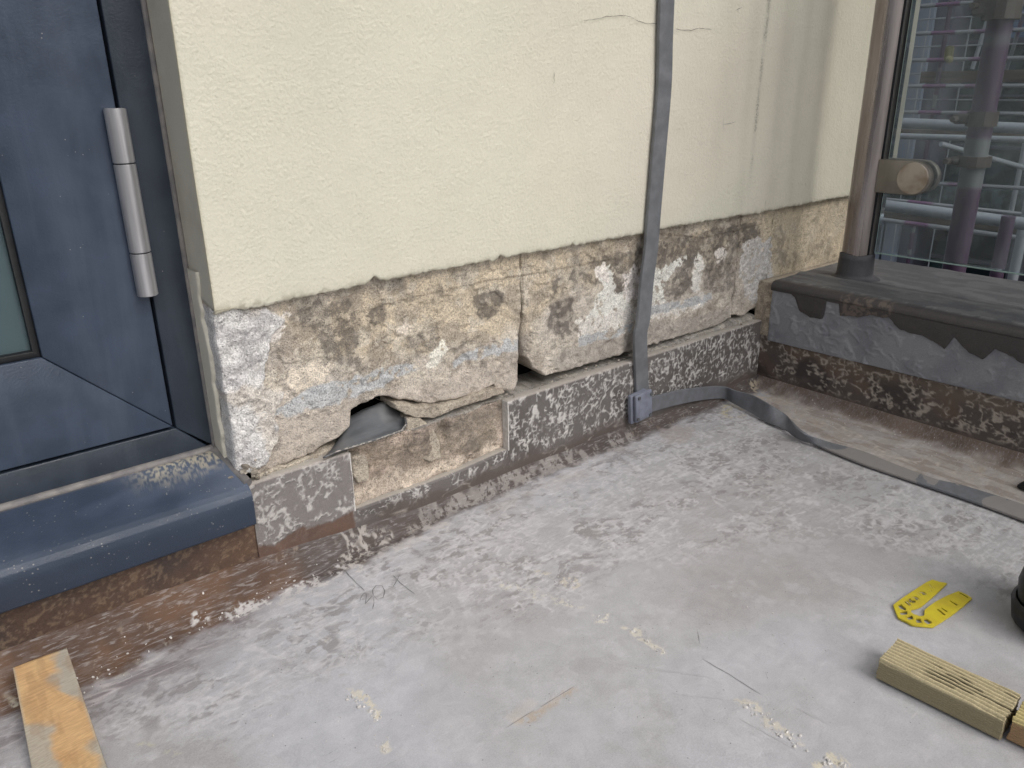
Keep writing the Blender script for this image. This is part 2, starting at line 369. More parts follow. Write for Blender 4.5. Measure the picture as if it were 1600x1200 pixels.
    # yellow moss and ochre in the corner, around the tape
    patch([(1165,600),(1230,612),(1240,635),(1185,625)],(176,152,112),.8,.003,.008,90,41,.40)
    patch([(1120,632),(1165,630),(1170,650),(1130,652)],(186,170,110),.8,.003,.006,90,42,.45)
    patch([(1240,640),(1285,650),(1290,668),(1245,660)],(170,144,112),.7,.003,.008,90,43,.40)
    patch([(1510,725),(1540,730),(1540,745),(1512,742)],(176,158,112),.7,.003,.006,90,44,.45)
    patch([(1030,670),(1090,665),(1085,690),(1040,695)],(160,142,128),.35,.004,.014,90,45)
    # foot of the parapet: warm grey strip between tape and parapet
    st=floorxy([(1200,612),(1600,712),(1750,745),(1750,850),(1600,800),(1400,735),(1300,700),(1200,640)])
    B=blob(x,y,st,.01,.01,30,46)
    C=mixc(C,c(170,160,150),B*.7)
    C=mixc(C,c(142,130,122),B*ss(.5,.62,fbm(x*3,y,30,4,47))*.6)
    C=mixc(C,c(196,188,180),B*squig(x,y,36,.035,48,.4,20,(2.,.7))*.8)
    pf=1-ss(.006,.026,dp+(fbm(x,y,40,4,49)-.5)*.03)
    C=mixc(C,c(112,98,90)*(1+.6*(fbm(x,y,25,3,50)[...,None]-.5)),pf*ss(.0,.02,dw))
    # soft grey clouds
    C=mixc(C,c(156,153,152),ss(.5,.66,fbm(x,y,9,6,55,.62))*.4*(1-np.clip(foot0+DZ,0,1))*ss(.05,.2,dw)); C=mixc(C,c(192,191,195),ss(.56,.66,fbm(x,y,40,5,56,.62))*.35*(1-np.clip(foot0+DZ+pf,0,1)))
    return C,np.clip(W+DZ+B,0,1)
def axis(*segs):
    out=[]
    for a_,b_,n in segs: out+=list(np.linspace(a_,b_,n,endpoint=False))
    return np.array(out)
xs=np.concatenate([axis((-4,-1.3,20),(-1.3,-1.12,40),(-1.12,.004,950)),[.004,.02]]) 
ys=np.concatenate([axis((-4,-1.0,24),(-1.0,-.62,90),(-.62,-.30,260),(-.30,.012,340)),[.012,.03]])
X,Y=np.meshgrid(xs,ys,indexing='ij'); Z=floor_height(X,Y)
FC,FW=floor_color(X,Y); fl=gridmesh('floor',np.stack([X,Y,Z],-1),FC,M_floor,alpha=FW); tag(fl,kind='structure')

# ------------------------------------------------------------------ WALL
wall=empty('rendered_wall',(-.3,.1,0),'cream rendered wall with its coat hacked off along the foot, crumbling blockwork exposed','wall')
# --- cream render coat
cr=np.array([c(219,212,188),c(206,200,180)])
X_END=float(at('y',Y_REN,1405,20)[0])
ux=np.concatenate([np.linspace(X_ARR,X_ARR+.004,4),np.linspace(X_ARR+.005,X_END,600)])
top=np.concatenate([[0],np.linspace(.0015,.42,160),np.linspace(.45,2.4,12)])
def ren_bottom(x):
    z=Z_REN-.003*ss(-.5,-.84,x)+(fbm(x,x*0,60,4,110)-.5)*.002+(fbm(x,x*0,260,3,119)-.5)*.003+(fbm(x,x*0,9,2,111)-.5)*.003
    for px,wd,h in ((583,.006,.007),(783,.0035,.004),(770,.003,-.002),(350,.006,.002),(895,.003,.003),(1010,.003,.003),(455,.004,.002),(1180,.01,-.002)):
        xc=at('y',Y_REN,px,400)[0]; z=z+h*np.exp(-((x-xc)/wd)**2)
    return z
U,V=np.meshgrid(ux,top,indexing='ij')
zb=ren_bottom(U); Zr=zb+V; Yr=np.full_like(U,Y_REN)+(fbm(U,Zr,9,3,112)-.5)*.002
Yr+= .0014*np.exp(-V/.0010)                                    # softened lower arris
Yr+= .0015*np.exp(-(U-X_ARR)/.0012)
# underside + left return rows
P=np.stack([U,Yr,Zr],-1)
under=P[:,:1].copy(); under[...,1]=.016; under[...,2]+=.0015
P=np.concatenate([under,P],1)
Xr,Zq=P[...,0],P[...,2]
C=np.broadcast_to(c(214,211,195),Xr.shape+(3,)).copy()
C=mixc(C,c(219,211,196),ss(.4,.7,fbm(Xr,Zq,5,3,113))*.6)
C=mixc(C,c(213,211,192),ss(.45,.7,fbm(Xr,Zq,4,3,116))*.5)
xs1=at('y',Y_REN,1195,60)[0]; xs2=at('y',Y_REN,1176,240)[0]
# mould streak
zz1=at('y',Y_REN,1195,60)[2]; zz2=at('y',Y_REN,1176,240)[2]
xst=xs2+(xs1-xs2)*(Zq-zz2)/(zz1-zz2)
spk=ss(.52,.62,fbm(Xr,Zq,300,4,114))*ss(.42,.58,fbm(Xr,Zq,60,3,117))
stre=np.exp(-((Xr-xst)/.0055)**2)*ss(zz2-.08,zz2+.02,Zq)
C=mixc(C,c(120,116,98),np.clip(stre*.2,0,1)*.8)
for px,wd,op in ((1165,.012,.14),(1215,.02,.2),(1245,.012,.16),(1285,.03,.15),(1335,.014,.08),(1130,.03,.10)):
    xx=at('y',Y_REN,px,200)[0]; m_=np.exp(-((Xr-xx)/wd)**2)*(.5+.9*fbm(Xr*4,Zq,20,3,115))
    C=mixc(C,c(146,143,124),np.clip(m_*op,0,1))
C=mixc(C,c(200,196,178),ss(-.22,.1,Xr)*.3)
C=mixc(C,c(120,110,90),np.exp(-(Zq-Z_REN).clip(0)/.003)*.45*ss(.45,.6,fbm(Xr,Zq,150,3,118)))
SA=stre*(.1+.9*ss(.35,.6,fbm(Xr,Zq,40,3,117)))*.7+.05*ss(-.45,.1,Xr)+.30*np.exp(-(Zq-Z_REN).clip(0)/.012)*ss(.45,.6,fbm(Xr,Zq,20,3,124))+.15*ss(.58,.7,fbm(Xr*1.3,Zq*.4,14,4,125))*ss(-.5,-.1,Xr)+.04
ob=gridmesh('render_coat',P,C,M_render,wall,alpha=SA)
# --- reveal coat (left return of the wall)
ys_=np.linspace(Y_REN,Y_DOOR+.03,60); zz_=np.concatenate([np.linspace(0,.55,200),np.linspace(.6,2.4,10)])
YY,ZZ=np.meshgrid(ys_,zz_,indexing='ij')
base_z=Z_REN+(YY-Y_REN)*.12+(fbm(YY,YY*0,90,3,120)-.5)*.004
ZZ=base_z+ZZ; XX=X_ARR+(fbm(YY,ZZ,12,2,121)-.5)*.001-.0003
P=np.stack([XX,YY,ZZ],-1); und=P[:,:1].copy(); und[...,0]+=.02; P=np.concatenate([und,P],1)
C=np.broadcast_to(c(196,192,178),P.shape).copy(); C=mixc(C,c(214,206,176),np.exp(-(P[...,1]-Y_REN)/.003)*.7)
C=mixc(C,c(176,170,156),ss(.5,.7,fbm(P[...,1],P[...,2],14,4,122))*.5)
gridmesh('reveal_coat',P,C,M_smooth,wall,flip=True)
bm=bmesh.new(); box_bm(bm,X_ARR+.012,X_END-.002,.064,.25,.03,2.6); bmobj('masonry_core',bm,M_mason,wall)
me=wall.children[-1].data; a_=me.color_attributes.new('Col','FLOAT_COLOR','POINT')
for d in a_.data: d.color=(*c(120,110,98),.3)

# --- exposed blocks
def mason_color(x,z,blockseed=0):
    q=lambda pts:wallxz(pts,Y_MAS)
    n=fbm(x,z,22,4,200); C=np.broadcast_to(c(210,201,190),x.shape+(3,)).copy(); LD=.2+.5*ss(.5,.68,fbm(x,z,26,4,219))*ss(.40,.6,fbm(x,z,90,3,229))
    C=mixc(C,c(214,199,174),blob(x,z,q([(430,470),(820,395),(1000,365),(1330,300),(1330,400),(1215,440),(1190,380),(1000,420),(880,450),(820,520),(640,560),(560,570),(450,540)]),.012,.02,30,201)*.8)
    C=mixc(C,c(166,156,144),ss(.48,.62,fbm(x,z,34,4,202))*.7); C=mixc(C,c(216,208,194),ss(.54,.62,fbm(x,z,50,5,221,.6))*.6)
    sand=ss(.52,.6,fbm(x,z,420,2,203)); 
    C=mixc(C,c(150,138,120),sand*.25)
    # grey-brown sandy lower zone
    low=blob(x,z,q([(400,700),(430,650),(560,625),(700,590),(820,550),(820,620),(400,760)]),.008,.012,40,204)
    C=mixc(C,c(202,191,180),low*.7); LD=np.maximum(LD,low*.42)
    lowB=blob(x,z,q([(905,540),(1000,510),(1140,480),(1145,520),(880,600),(860,560)]),.005,.006,40,205)
    C=mixc(C,c(190,182,173),lowB*.85); LD=np.maximum(LD,lowB*.45)
    C=mixc(C,c(196,184,160),blob(x,z,q([(1195,330),(1330,300),(1330,410),(1210,440)]),.01,.008,40,218)*.6)
    # dark lichen patches
    lich=ss(.42,.50,fbm(x,z,420,3,206))*ss(.3,.46,fbm(x,z,110,3,207)); 
    for k,(pl,op) in enumerate([([(465,480),(530,465),(560,480),(560,540),(500,545),(465,510)],.85),([(490,540),(560,520),(570,580),(540,585),(510,565)],.8),
        ([(575,480),(600,475),(605,500),(575,512)],.9),([(738,462),(790,450),(792,478),(765,500),(745,492)],1.),([(632,460),(645,455),(648,472),(635,472)],.8),
        ([(676,445),(690,430),(692,465),(680,468)],.7),([(718,420),(726,420),(727,445),(720,445)],.6),([(630,520),(690,505),(690,545),(650,560),(630,545)],.7),([(700,540),(730,530),(735,552),(705,560)],.6),
        ([(855,475),(895,465),(905,520),(875,530),(860,515)],1.),([(858,440),(880,432),(880,462),(860,462)],.9),([(885,420),(960,395),(1000,390),(1000,440),(960,470),(935,440),(890,450)],.85),
        ([(880,400),(905,395),(905,430),(885,430)],.6),([(915,395),(960,380),(965,410),(920,415)],.6),
        ([(1015,385),(1100,360),(1180,345),(1190,372),(1130,400),(1030,430),(1015,410)],.9),([(1050,430),(1085,400),(1080,460),(1040,470)],.9),([(1095,410),(1145,390),(1145,450),(1100,470)],.75),
        ([(1155,390),(1185,370),(1195,440),(1160,470)],.5),([(1110,360),(1180,350),(1180,362),(1120,372)],1.),([(1210,390),(1235,395),(1232,420),(1215,420)],.6),([(1150,470),(1190,455),(1190,480),(1155,492)],.5)]):
        LD=np.maximum(LD,blob(x,z,q(pl),.004,.009,90,208+k)*op*(.55+.6*ss(.3,.55,fbm(x,z,150,3,207)))*.95)
        C=mixc(C,c(150,142,130),blob(x,z,q(pl),.006,.010,90,208+k)*op*.3)
    # white and grey paint / plaster remnants
    W=[([(905,520),(940,450),(935,425),(950,415),(965,460),(985,450),(985,505),(930,522),(900,530)],(214,208,202)),
       ([(928,416),(945,412),(950,440),(936,436)],(208,202,196)),([(972,430),(990,415),(1000,420),(998,470),(975,470)],(206,200,196)),
       ([(1015,415),(1030,420),(1060,405),(1072,402),(1050,430),(1035,440),(1040,480),(1020,490),(1012,470)],(214,208,202)),([(1083,402),(1097,398),(1098,420),(1093,455),(1080,460)],(212,206,200)),
       ([(1116,395),(1135,385),(1137,400),(1122,410)],(206,200,194)),([(663,575),(672,545),(690,528),(697,545),(690,562),(672,575)],(216,206,196)),([(620,515),(635,505),(645,512),(635,522)],(206,196,184)),
       ([(455,575),(500,560),(520,570),(500,600),(470,615),(450,600)],(200,190,176)),([(415,505),(450,490),(445,520),(420,540)],(208,202,196)),([(1160,380),(1190,370),(1200,400),(1185,430),(1165,470),(1155,430)],(184,180,176)),
       ([(900,500),(990,480),(1060,470),(1100,455),(1100,480),(1010,500),(905,528)],(200,196,190)),([(1175,385),(1205,370),(1205,450),(1195,475),(1170,470)],(176,174,172))]
    for k,(pl,rgb) in enumerate(W):
        m_=blob(x,z,q(pl),.0010,.0075,150,240+k)*ss(.28,.36,fbm(x,z,170,3,239)); C=mixc(C,np.minimum(c(*rgb)*1.35,.86),m_*.97); LD=LD*(1-m_*.9)
    G=[[(425,650),(470,630),(500,612),(545,600),(600,588),(600,575),(550,590),(500,600),(440,630)],[(445,655),(480,640),(520,632),(560,618),(600,604),(603,585),(560,590),(500,600),(430,640)],[(600,600),(660,575),(640,565),(600,580)],
       [(700,575),(760,558),(815,545),(815,528),(770,535),(720,555)],[(905,540),(1000,515),(1000,505),(905,525)],[(1010,495),(1060,482),(1110,468),(1110,458),(1015,480)]]
    for k,pl in enumerate(G):
        m_=blob(x,z,q(pl),.0012,.005,90,260+k); C=mixc(C,c(190,192,194),m_*.9*ss(.28,.38,fbm(x,z,120,3,238))); LD=LD*(1-m_)
    # thick white plaster at the corner
    pc=blob(x,z,q([(325,480),(412,478),(440,500),(418,520),(412,600),(440,615),(430,650),(432,690),(415,725),(380,745),(330,745)]),.0015,.005,60,270)
    LD=LD*(1-pc)+.1*pc; pcol=mixc(np.broadcast_to(c(224,222,220),x.shape+(3,)),c(190,187,188),ss(.42,.66,fbm(x,z,60,4,271))*.7)
    pcol=mixc(pcol,c(206,194,178),ss(.55,.68,fbm(x,z,36,4,272))*.5)
    C=C*(1-pc[...,None])+pcol*pc[...,None]
    # joint line across the yellow course, dark line under the render
    jl=[(560,488),(640,465),(700,452),(760,438),(820,430),(905,414),(960,404)]
    for k,pts in enumerate([jl,[(820,400),(818,440),(815,520)],[(1000,362),(1100,372),(1190,350)]]):
        d=sdline(x,z,q(pts))+(fbm(x,z,60,3,280+k)-.5)*.003; C=mixc(C,c(104,92,76),np.exp(-(d/.0011)**2)*.55)
    return C,pc,LD
def block(name,xl,xr,zbot,depth=.05,y0=None,res=.0011,seed=0,side=(.004,.004),label=None,amp=.0026,ztop=None,colf=None,topw=False,parent=wall,rnd=.0032,lsh=None,rsh=None):
    y0=Y_MAS if y0 is None else y0
    nx=int((xr-xl)/res); u=np.linspace(0,1,nx)
    zt=Z_REN+.012 if ztop is None else ztop
    nz=int(.17/res) if ztop is None else 30
    nz=min(nz,150); v=np.linspace(0,1,nz)**1.0
    U,Vv=np.meshgrid(u,v,indexing='ij'); Xb=xl+(xr-xl)*U
    zb=zbot(Xb); ztt=zt(Xb) if callable(zt) else zt
    Zb=zb+(ztt-zb)*Vv
    Xb=Xb+(fbm(Zb,Zb*0+seed,50,3,seed+301)-.5)*.004*(1-U)*(np.exp(-U*30))+(fbm(Zb,Zb*0+seed,50,3,seed+303)-.5)*.004*np.exp(-(1-U)*30)
    if lsh: Xb=Xb+lsh(Zb)*np.exp(-U*12)
    if rsh: Xb=Xb-rsh(Zb)*np.exp(-(1-U)*12)
    dist_b=Zb-zb; dl=Xb-Xb[:1]; dr=Xb[-1:]-Xb; kk=1-.8*ss(.17,.20,Zb)
    rr=lambda d,r: r*(1-np.sqrt(np.clip(1-(1-np.clip(d/r,0,1))**2,0,1)))
    Yb=np.full_like(Xb,y0)+rr(dist_b,rnd)+rr(dl,side[0]*.8)*kk+rr(dr,side[1])*kk
    if topw: Yb+=rr(ztt-Zb,rnd)
    Yb+=-(fbm(Xb,Zb,28,4,seed+310)-.5)*amp*1.8-(fbm(Xb,Zb,140,4,seed+311,.65)-.5)*amp*1.3-amp*.7*ss(.52,.56,fbm(Xb,Zb,36,4,seed+312,.6))
    P=np.stack([Xb,Yb,Zb],-1); colf_=colf or (lambda x,z:mason_color(x,z))
    C,pc,LD=colf_(P[...,0],P[...,2])
    if pc is not None:
        P[...,1]-=pc*(.0035+(fbm(P[...,0],P[...,2],70,5,320,.62)-.4)*.0065+.0014*ss(.5,.56,fbm(P[...,0],P[...,2]*.6,90,4,321)))
        # dimples of the perforated corner bead
    # wrap back: bottom, left, right
    def back(line,ax,first):
        outs=[]
        for k,dd in enumerate((.006,.015,depth)):
            l=line.copy(); l[...,1]=np.maximum(l[...,1],y0)+dd
            if ax=='z': l[...,2]+=(fbm(l[...,0],l[...,0]*0+k,60,3,330)-.5)*.004+dd*.05
            outs.append(l)
        return outs
    bo=back(P[:,:1],'z',True); P=np.concatenate(bo[::-1]+[P],1); C=np.concatenate([C[:,:1]*.9]*3+[C],1)
    if topw:
        bo=back(P[:,-1:],'z',True); P=np.concatenate([P]+bo,1); C=np.concatenate([C]+[C[:,-1:]]*3,1)
    lo=back(P[:1],'x',True); ro=back(P[-1:],'x',True)
    P=np.concatenate(lo[::-1]+[P]+ro,0); C=np.concatenate([C[:1]*.95]*3+[C]+[C[-1:]*.95]*3,0)
    LD=np.pad(LD,((3,3),(3,3 if topw else 0)),'edge')
    o=gridmesh(name,P,C,M_mason,parent,alpha=LD)
    if label:o['label']=label
    return o
def interp(pts,y=Y_MAS,noise=.0015,seed=0):
    A=np.array(sorted(wallxz(pts,y)))
    return lambda x: np.interp(x,A[:,0],A[:,1])+(fbm(x,x*0,140,3,seed+340)-.5)*2*noise
xA=X_ARR+.001; xj=at('y',Y_MAS,816,520)[0]; xj2=at('y',Y_MAS,1145,470)[0]; xC=at('y',Y_MAS,1196,450)[0]
botA=interp([(378,737),(400,741),(425,735),(450,722),(487,710),(503,697),(530,684),(546,668),(549,643),(567,631),(600,618),(622,624),(673,631),(712,624),(750,611),(772,600),(780,612),(803,610),(814,590)],seed=1)
block('stone_block',xA,xj-.001,botA,seed=0,side=(.006,.008),rsh=lambda z:.0004+.0030*ss(.19,.15,z),label='long yellowish block with white plaster corner and ragged underside')
botB=interp([(820,560),(828,576),(850,588),(870,584),(917,571),(950,561),(983,549),(1013,541),(1060,527),(1097,516),(1125,506),(1143,495)],seed=2)
block('stone_block',xj+.0002,xj2-.0005,botB,seed=5,side=(.010,.004),lsh=lambda z:.0008+.0062*ss(.19,.135,z),label='grey block with white paint patches behind the tape')
botC=interp([(1145,492),(1160,495),(1172,484),(1183,481),(1197,478)],seed=3)
block('stone_block',xj2+.002,xC,botC,seed=9,side=(.003,.003),label='narrow grey block beside the parapet corner')
botD=interp([(1196,470),(1205,490),(1212,495),(1330,430)],seed=4)
block('stone_block',xC+.0015,X_END-.004,botD,seed=12,side=(.003,.003),amp=.0012,label='smooth buff mortared end above the parapet')
# reveal side of the masonry (narrow return) with torn paint edge
zb_=np.linspace(.286*S-.012,Z_REN+.02,160); yb_=np.linspace(Y_MAS+.002,Y_DOOR+.02,50); YY,ZZ=np.meshgrid(yb_,zb_,indexing='ij')
XX=X_ARR+.0045+(fbm(YY,ZZ,60,4,350)-.5)*.004
C=np.broadcast_to(c(206,190,164),XX.shape+(3,)).copy(); C=mixc(C,c(176,160,138),ss(.45,.6,fbm(YY,ZZ*.3,60,4,351))*.7)
C=mixc(C,c(224,214,198),(1-ss(Y_MAS+.010,Y_MAS+.016,YY+(fbm(YY,ZZ,40,3,352)-.5)*.008)))
gridmesh('reveal_masonry',np.stack([XX,YY,ZZ],-1),C,M_mason,wall,flip=True)
# torn strip of painted edge bead still standing beside the frame
zs=np.linspace(.272*S,Z_REN+.03,180); P=[];
for z in zs:
    yb=Y_DOOR-.024+(float(fbm(np.array([z]),np.array([.3]),60,3,353)[0])-.5)*.010
    P.append([(X_ARR+.001,yb,z),(X_ARR-.002,yb,z),(X_ARR-.0022,yb+.004,z),(X_ARR-.002,Y_DOOR+.01,z)])
P=np.array(P); C=np.broadcast_to(c(206,202,188),P.shape).copy()
gridmesh('edge_bead',P,C,M_smooth,wall)
# raised rings of the perforated corner bead showing through the plaster
bm=bmesh.new(); rnd=random.Random(4)
for (px,py) in [(334,503),(337,522),(339,548),(344,600),(347,620),(349,642),(355,668),(358,694),(405,600),(407,626),(401,574),(397,550),(392,520),(411,650),(404,672)]:
    p=at('y',Y_MAS-.004,px,py); rr_=.0028*(.8+.5*rnd.random())
    if px<390: continue
    if px<390:
        m4=Matrix.Translation((p[0],p[1]+.0032,p[2]))@Matrix.Diagonal((rr_*.9,.0016,rr_*(.8+.6*rnd.random()),1)); bmesh.ops.create_uvsphere(bm,u_segments=14,v_segments=10,radius=1,matrix=m4); continue
    ring=[]
    n=16; m_=8; jx=rnd.random()*3
    for i in range(n):
        t=2*math.pi*i/n; row=[]
        for j in range(m_):
            s_=2*math.pi*j/m_; rr2=rr_*(1+.2*math.sin(2*t+jx))+.0008*math.cos(s_)
            row.append(bm.verts.new((p[0]+rr2*math.cos(t),p[1]+.0004+.0006*math.sin(s_),p[2]+1.15*rr2*math.sin(t))))
        ring.append(row)
    for i in range(n):
        for j in range(m_): bm.faces.new([ring[i][j],ring[(i+1)%n][j],ring[(i+1)%n][(j+1)%m_],ring[i][(j+1)%m_]])
g=NG('bead_plaster',.9); n=g.noise(200,3); g.color(g.mix(g.ramp(n,.3,.7),c(190,186,182),c(216,213,210))); g.bump(n,.0008); M_plas=g.m
bmobj('corner_bead',bm,M_plas,wall,smooth=True)

# --- lower masonry / ledge behind the upstand
def low_color(x,z):
    q=lambda pts:wallxz(pts,.006)
    C=np.broadcast_to(c(198,181,167),x.shape+(3,)).copy()
    C=mixc(C,c(216,200,186),ss(.4,.62,fbm(x,z,24,4,360))*.9)
    C=mixc(C,c(150,140,126),ss(.48,.6,fbm(x,z,48,4,361))*.5)
    C=mixc(C,c(150,141,128),blob(x,z,q([(680,660),(785,630),(785,690),(690,725)]),.006,.008,60,362)*.7)
    C=mixc(C,c(104,96,88),blob(x,z,q([(625,650),(660,655),(690,700),(680,725),(640,705)]),.005,.008,90,363)*.5*ss(.4,.6,fbm(x,z,300,2,364)))
    C=mixc(C,c(220,206,190),blob(x,z,q([(552,795),(552,770),(620,740),(700,725),(785,690),(790,705)]),.004,.006,60,365)*.8)
    C=mixc(C,c(190,186,180),blob(x,z,q([(550,720),(575,718),(575,745),(552,760)]),.003,.004,60,366)*.8)
    C=mixc(C,c(140,128,112),ss(.54,.62,fbm(x,z,300,2,367))*.45)
    return C
xs_=np.arange(-1.80*S,.0,.0012); zs_=np.linspace(.02,Z_UP-.0015,90)
XX,ZZ=np.meshgrid(xs_,zs_,indexing='ij'); YY=.0095+(fbm(XX,ZZ,30,4,370)-.5)*.010+(fbm(XX,ZZ,120,4,371,.6)-.5)*.004+.0018*ss(.52,.56,fbm(XX,ZZ,44,3,375))
# bites: broken chunk and a wedge crack
def dent(px,py,r,d,ex=1.):
    global YY
    p=at('y',.006,px,py); YY=YY+d*np.exp(-(((XX-p[0])/r)**2+((ZZ-p[2])/(r*ex))**2)**2)
dent(600,745,.028,.009,.8); dent(655,690,.016,-.007,1.5); dent(695,675,.008,.007,1.6); dent(581,740,.004,.006,1.8); dent(740,670,.03,-.003,.8); dent(570,700,.02,.006)
YY=np.maximum(YY,.0022)
P=np.stack([XX,YY,ZZ],-1); C=low_color(XX,ZZ)
tp=[]; tc=[]
for k,dd in enumerate((.004,.008,.012,.016,.022,.034,.064)):
    l=P[:,-1:].copy(); l[...,1]=np.maximum(l[...,1],dd); l[...,2]=Z_UP-.0008+(fbm(l[...,0],l[...,0]*0+k,50,3,372)-.5)*.0022+min(dd,.022)*(.0+.36*ss(-.30,-.12,l[...,0])+.2*ss(-.46,-.6,l[...,0])); tp.append(l)
    cl=np.broadcast_to(c(172,168,162),l.shape).copy(); cl=mixc(cl,c(190,184,174),ss(.45,.6,fbm(l[...,0],l[...,1],80,3,373))*.8); cl=mixc(cl,c(120,112,104),ss(.5,.62,fbm(l[...,0],l[...,1],200,3,374))*.5); tc.append(cl)
C_=np.concatenate([C]+tc,1); gridmesh('lower_masonry',np.concatenate([P]+tp,1),C_,M_mason,wall,alpha=.15+.5*ss(.5,.62,fbm(np.concatenate([P]+tp,1)[...,0],np.concatenate([P]+tp,1)[...,2],30,4,379)))
# loose mortar slabs between the block and the ledge
def slab(top_px,bot_px,y0,seed,nm='mortar_bed',amp=.0015):
    A=np.array(sorted(wallxz(top_px,y0))); B=interp(bot_px,y0,.0012,seed)
    zt=lambda x: np.interp(x,A[:,0],A[:,1])+(fbm(x,x*0,120,3,seed+390)-.5)*.003
    xl=A[0,0]; xr=A[-1,0]
    def cf(x,z):
        C=np.broadcast_to(c(176,166,152),x.shape+(3,)).copy(); C=mixc(C,c(128,118,108),ss(.5,.62,fbm(x,z,240,3,391))*.5); C=mixc(C,c(198,188,172),ss(.5,.65,fbm(x,z,30,3,392))*.6); return C,None,np.full(x.shape,.25)
    return block(nm,xl,xr,B,depth=.03,y0=y0,seed=seed,side=(.006,.004),amp=amp,ztop=zt,colf=cf,topw=True,rnd=.002)
slab([(618,632),(660,636),(700,632),(745,616),(775,606),(790,612)],[(618,640),(650,654),(680,653),(720,636),(755,625),(785,616)],.0065,21)
slab([(400,742),(450,726),(500,707),(560,690)],[(400,750),(450,735),(500,718),(560,696)],.010,22)
slab([(633,656),(655,652),(676,668),(691,698)],[(634,690),(650,712),(672,723),(691,716)],.0075,24,'broken_stone',.0016)
slab([(550,716),(565,712),(576,722),(579,740)],[(550,740),(560,756),(575,752),(579,745)],.002,23)
# grit trickled on the ledge and at the foot of the corner
bm=bmesh.new(); rnd=random.Random(8)
def grit(bm,p,r):
    m_=Matrix.Translation(p)@Matrix.Rotation(rnd.random()*6,4,'X')@Matrix.Rotation(rnd.random()*6,4,'Z')@Matrix.Diagonal((r*(.6+rnd.random()),r*(.5+rnd.random()*.8),r*(.4+rnd.random()*.6),1))
    bmesh.ops.create_icosphere(bm,subdivisions=1,radius=1,matrix=m_)
for i in range(70):
    x=rnd.uniform(-1.79*S,-.02); y_=rnd.uniform(.003,.016); grit(bm,(x,y_,Z_UP+.0004+y_*.3),rnd.uniform(.0005,.0018))
for i in range(26):
    p=at('y',.006,rnd.gauss(392,10),rnd.gauss(742,8)); grit(bm,(p[0],rnd.uniform(0,.012),p[2]),rnd.uniform(.001,.0035))
g=NG('grit_grey',.9); n=g.noise(90,2); g.color(g.mix(g.ramp(n,.35,.65),c(120,112,102),c(184,176,164))); M_grit=g.m
tag(bmobj('mortar_grit',bm,M_grit,None),'pale crumbs of mortar scattered on the ledge under the blocks','grit',kind='stuff')

# --- hairline cracks and marks on the render (the marks are drawn on the wall)
yo=Y_REN-.0016
cA=wallxz([(912,32),(930,30),(948,26),(962,25),(975,24),(987,27),(997,33),(1008,36),(1028,37)],yo)
cB=wallxz([(1055,45),(1066,47),(1080,47),(1092,44),(1112,46)],yo)
ribbon('hairline_crack',cA,.0005,'y',yo,M_crack,wall,1); ribbon('hairline_crack',cB,.0005,'y',yo,M_crack,wall,2)
ribbon('hairline_crack',wallxz([(1150,16),(1160,11)],yo),.0006,'y',yo,M_crack,wall,3)
ribbon('pencil_mark',wallxz([(1131,184),(1130,205)],yo),.0005,'y',yo,M_pencil,wall,4,.1)
ribbon('pencil_mark',wallxz([(1131,194),(1140,193),(1150,190)],yo),.0008,'y',yo,M_pencil,wall,5,.1)
ribbon('pencil_mark',wallxz([(1197,312),(1195,326)],yo),.0005,'y',yo,M_pencil,wall,6,.1)
ribbon('hairline_crack',wallxz([(866,113),(866,122),(865,131)],yo),.0011,'y',yo,M_crack,wall,7,.5,.002)
for k,(px,py,l) in enumerate([(1247,284,4),(1251,286,3),(1254,287,3),(1258,286,5)]): ribbon('pencil_mark',wallxz([(px,py),(px+1,py+l)],yo),.001,'y',yo,M_gap,wall,8+k,.1)

# --- wall end: dark joint and pale strip seen past the post
xa=at('y',Y_REN,1404,5)[0]; xb=at('y',Y_REN,1427,5)[0]; xc=at('y',Y_REN,1440,5)[0]
box('end_joint',X_END-.003,xb,.006,.03,.10,2.4,M_gap,wall,.0005)
g=NG('pale_trim',.6); n=g.noise(30,4,.6,0,g.map((1,1,.2))); g.color(g.mix(g.ramp(n,.35,.7),c(176,174,160),c(150,150,138))); M_trim=g.m
box('end_strip',xb+.001,xc,.004,.03,at('y',.004,1390,262)[2],2.4,M_trim,wall,.0005)

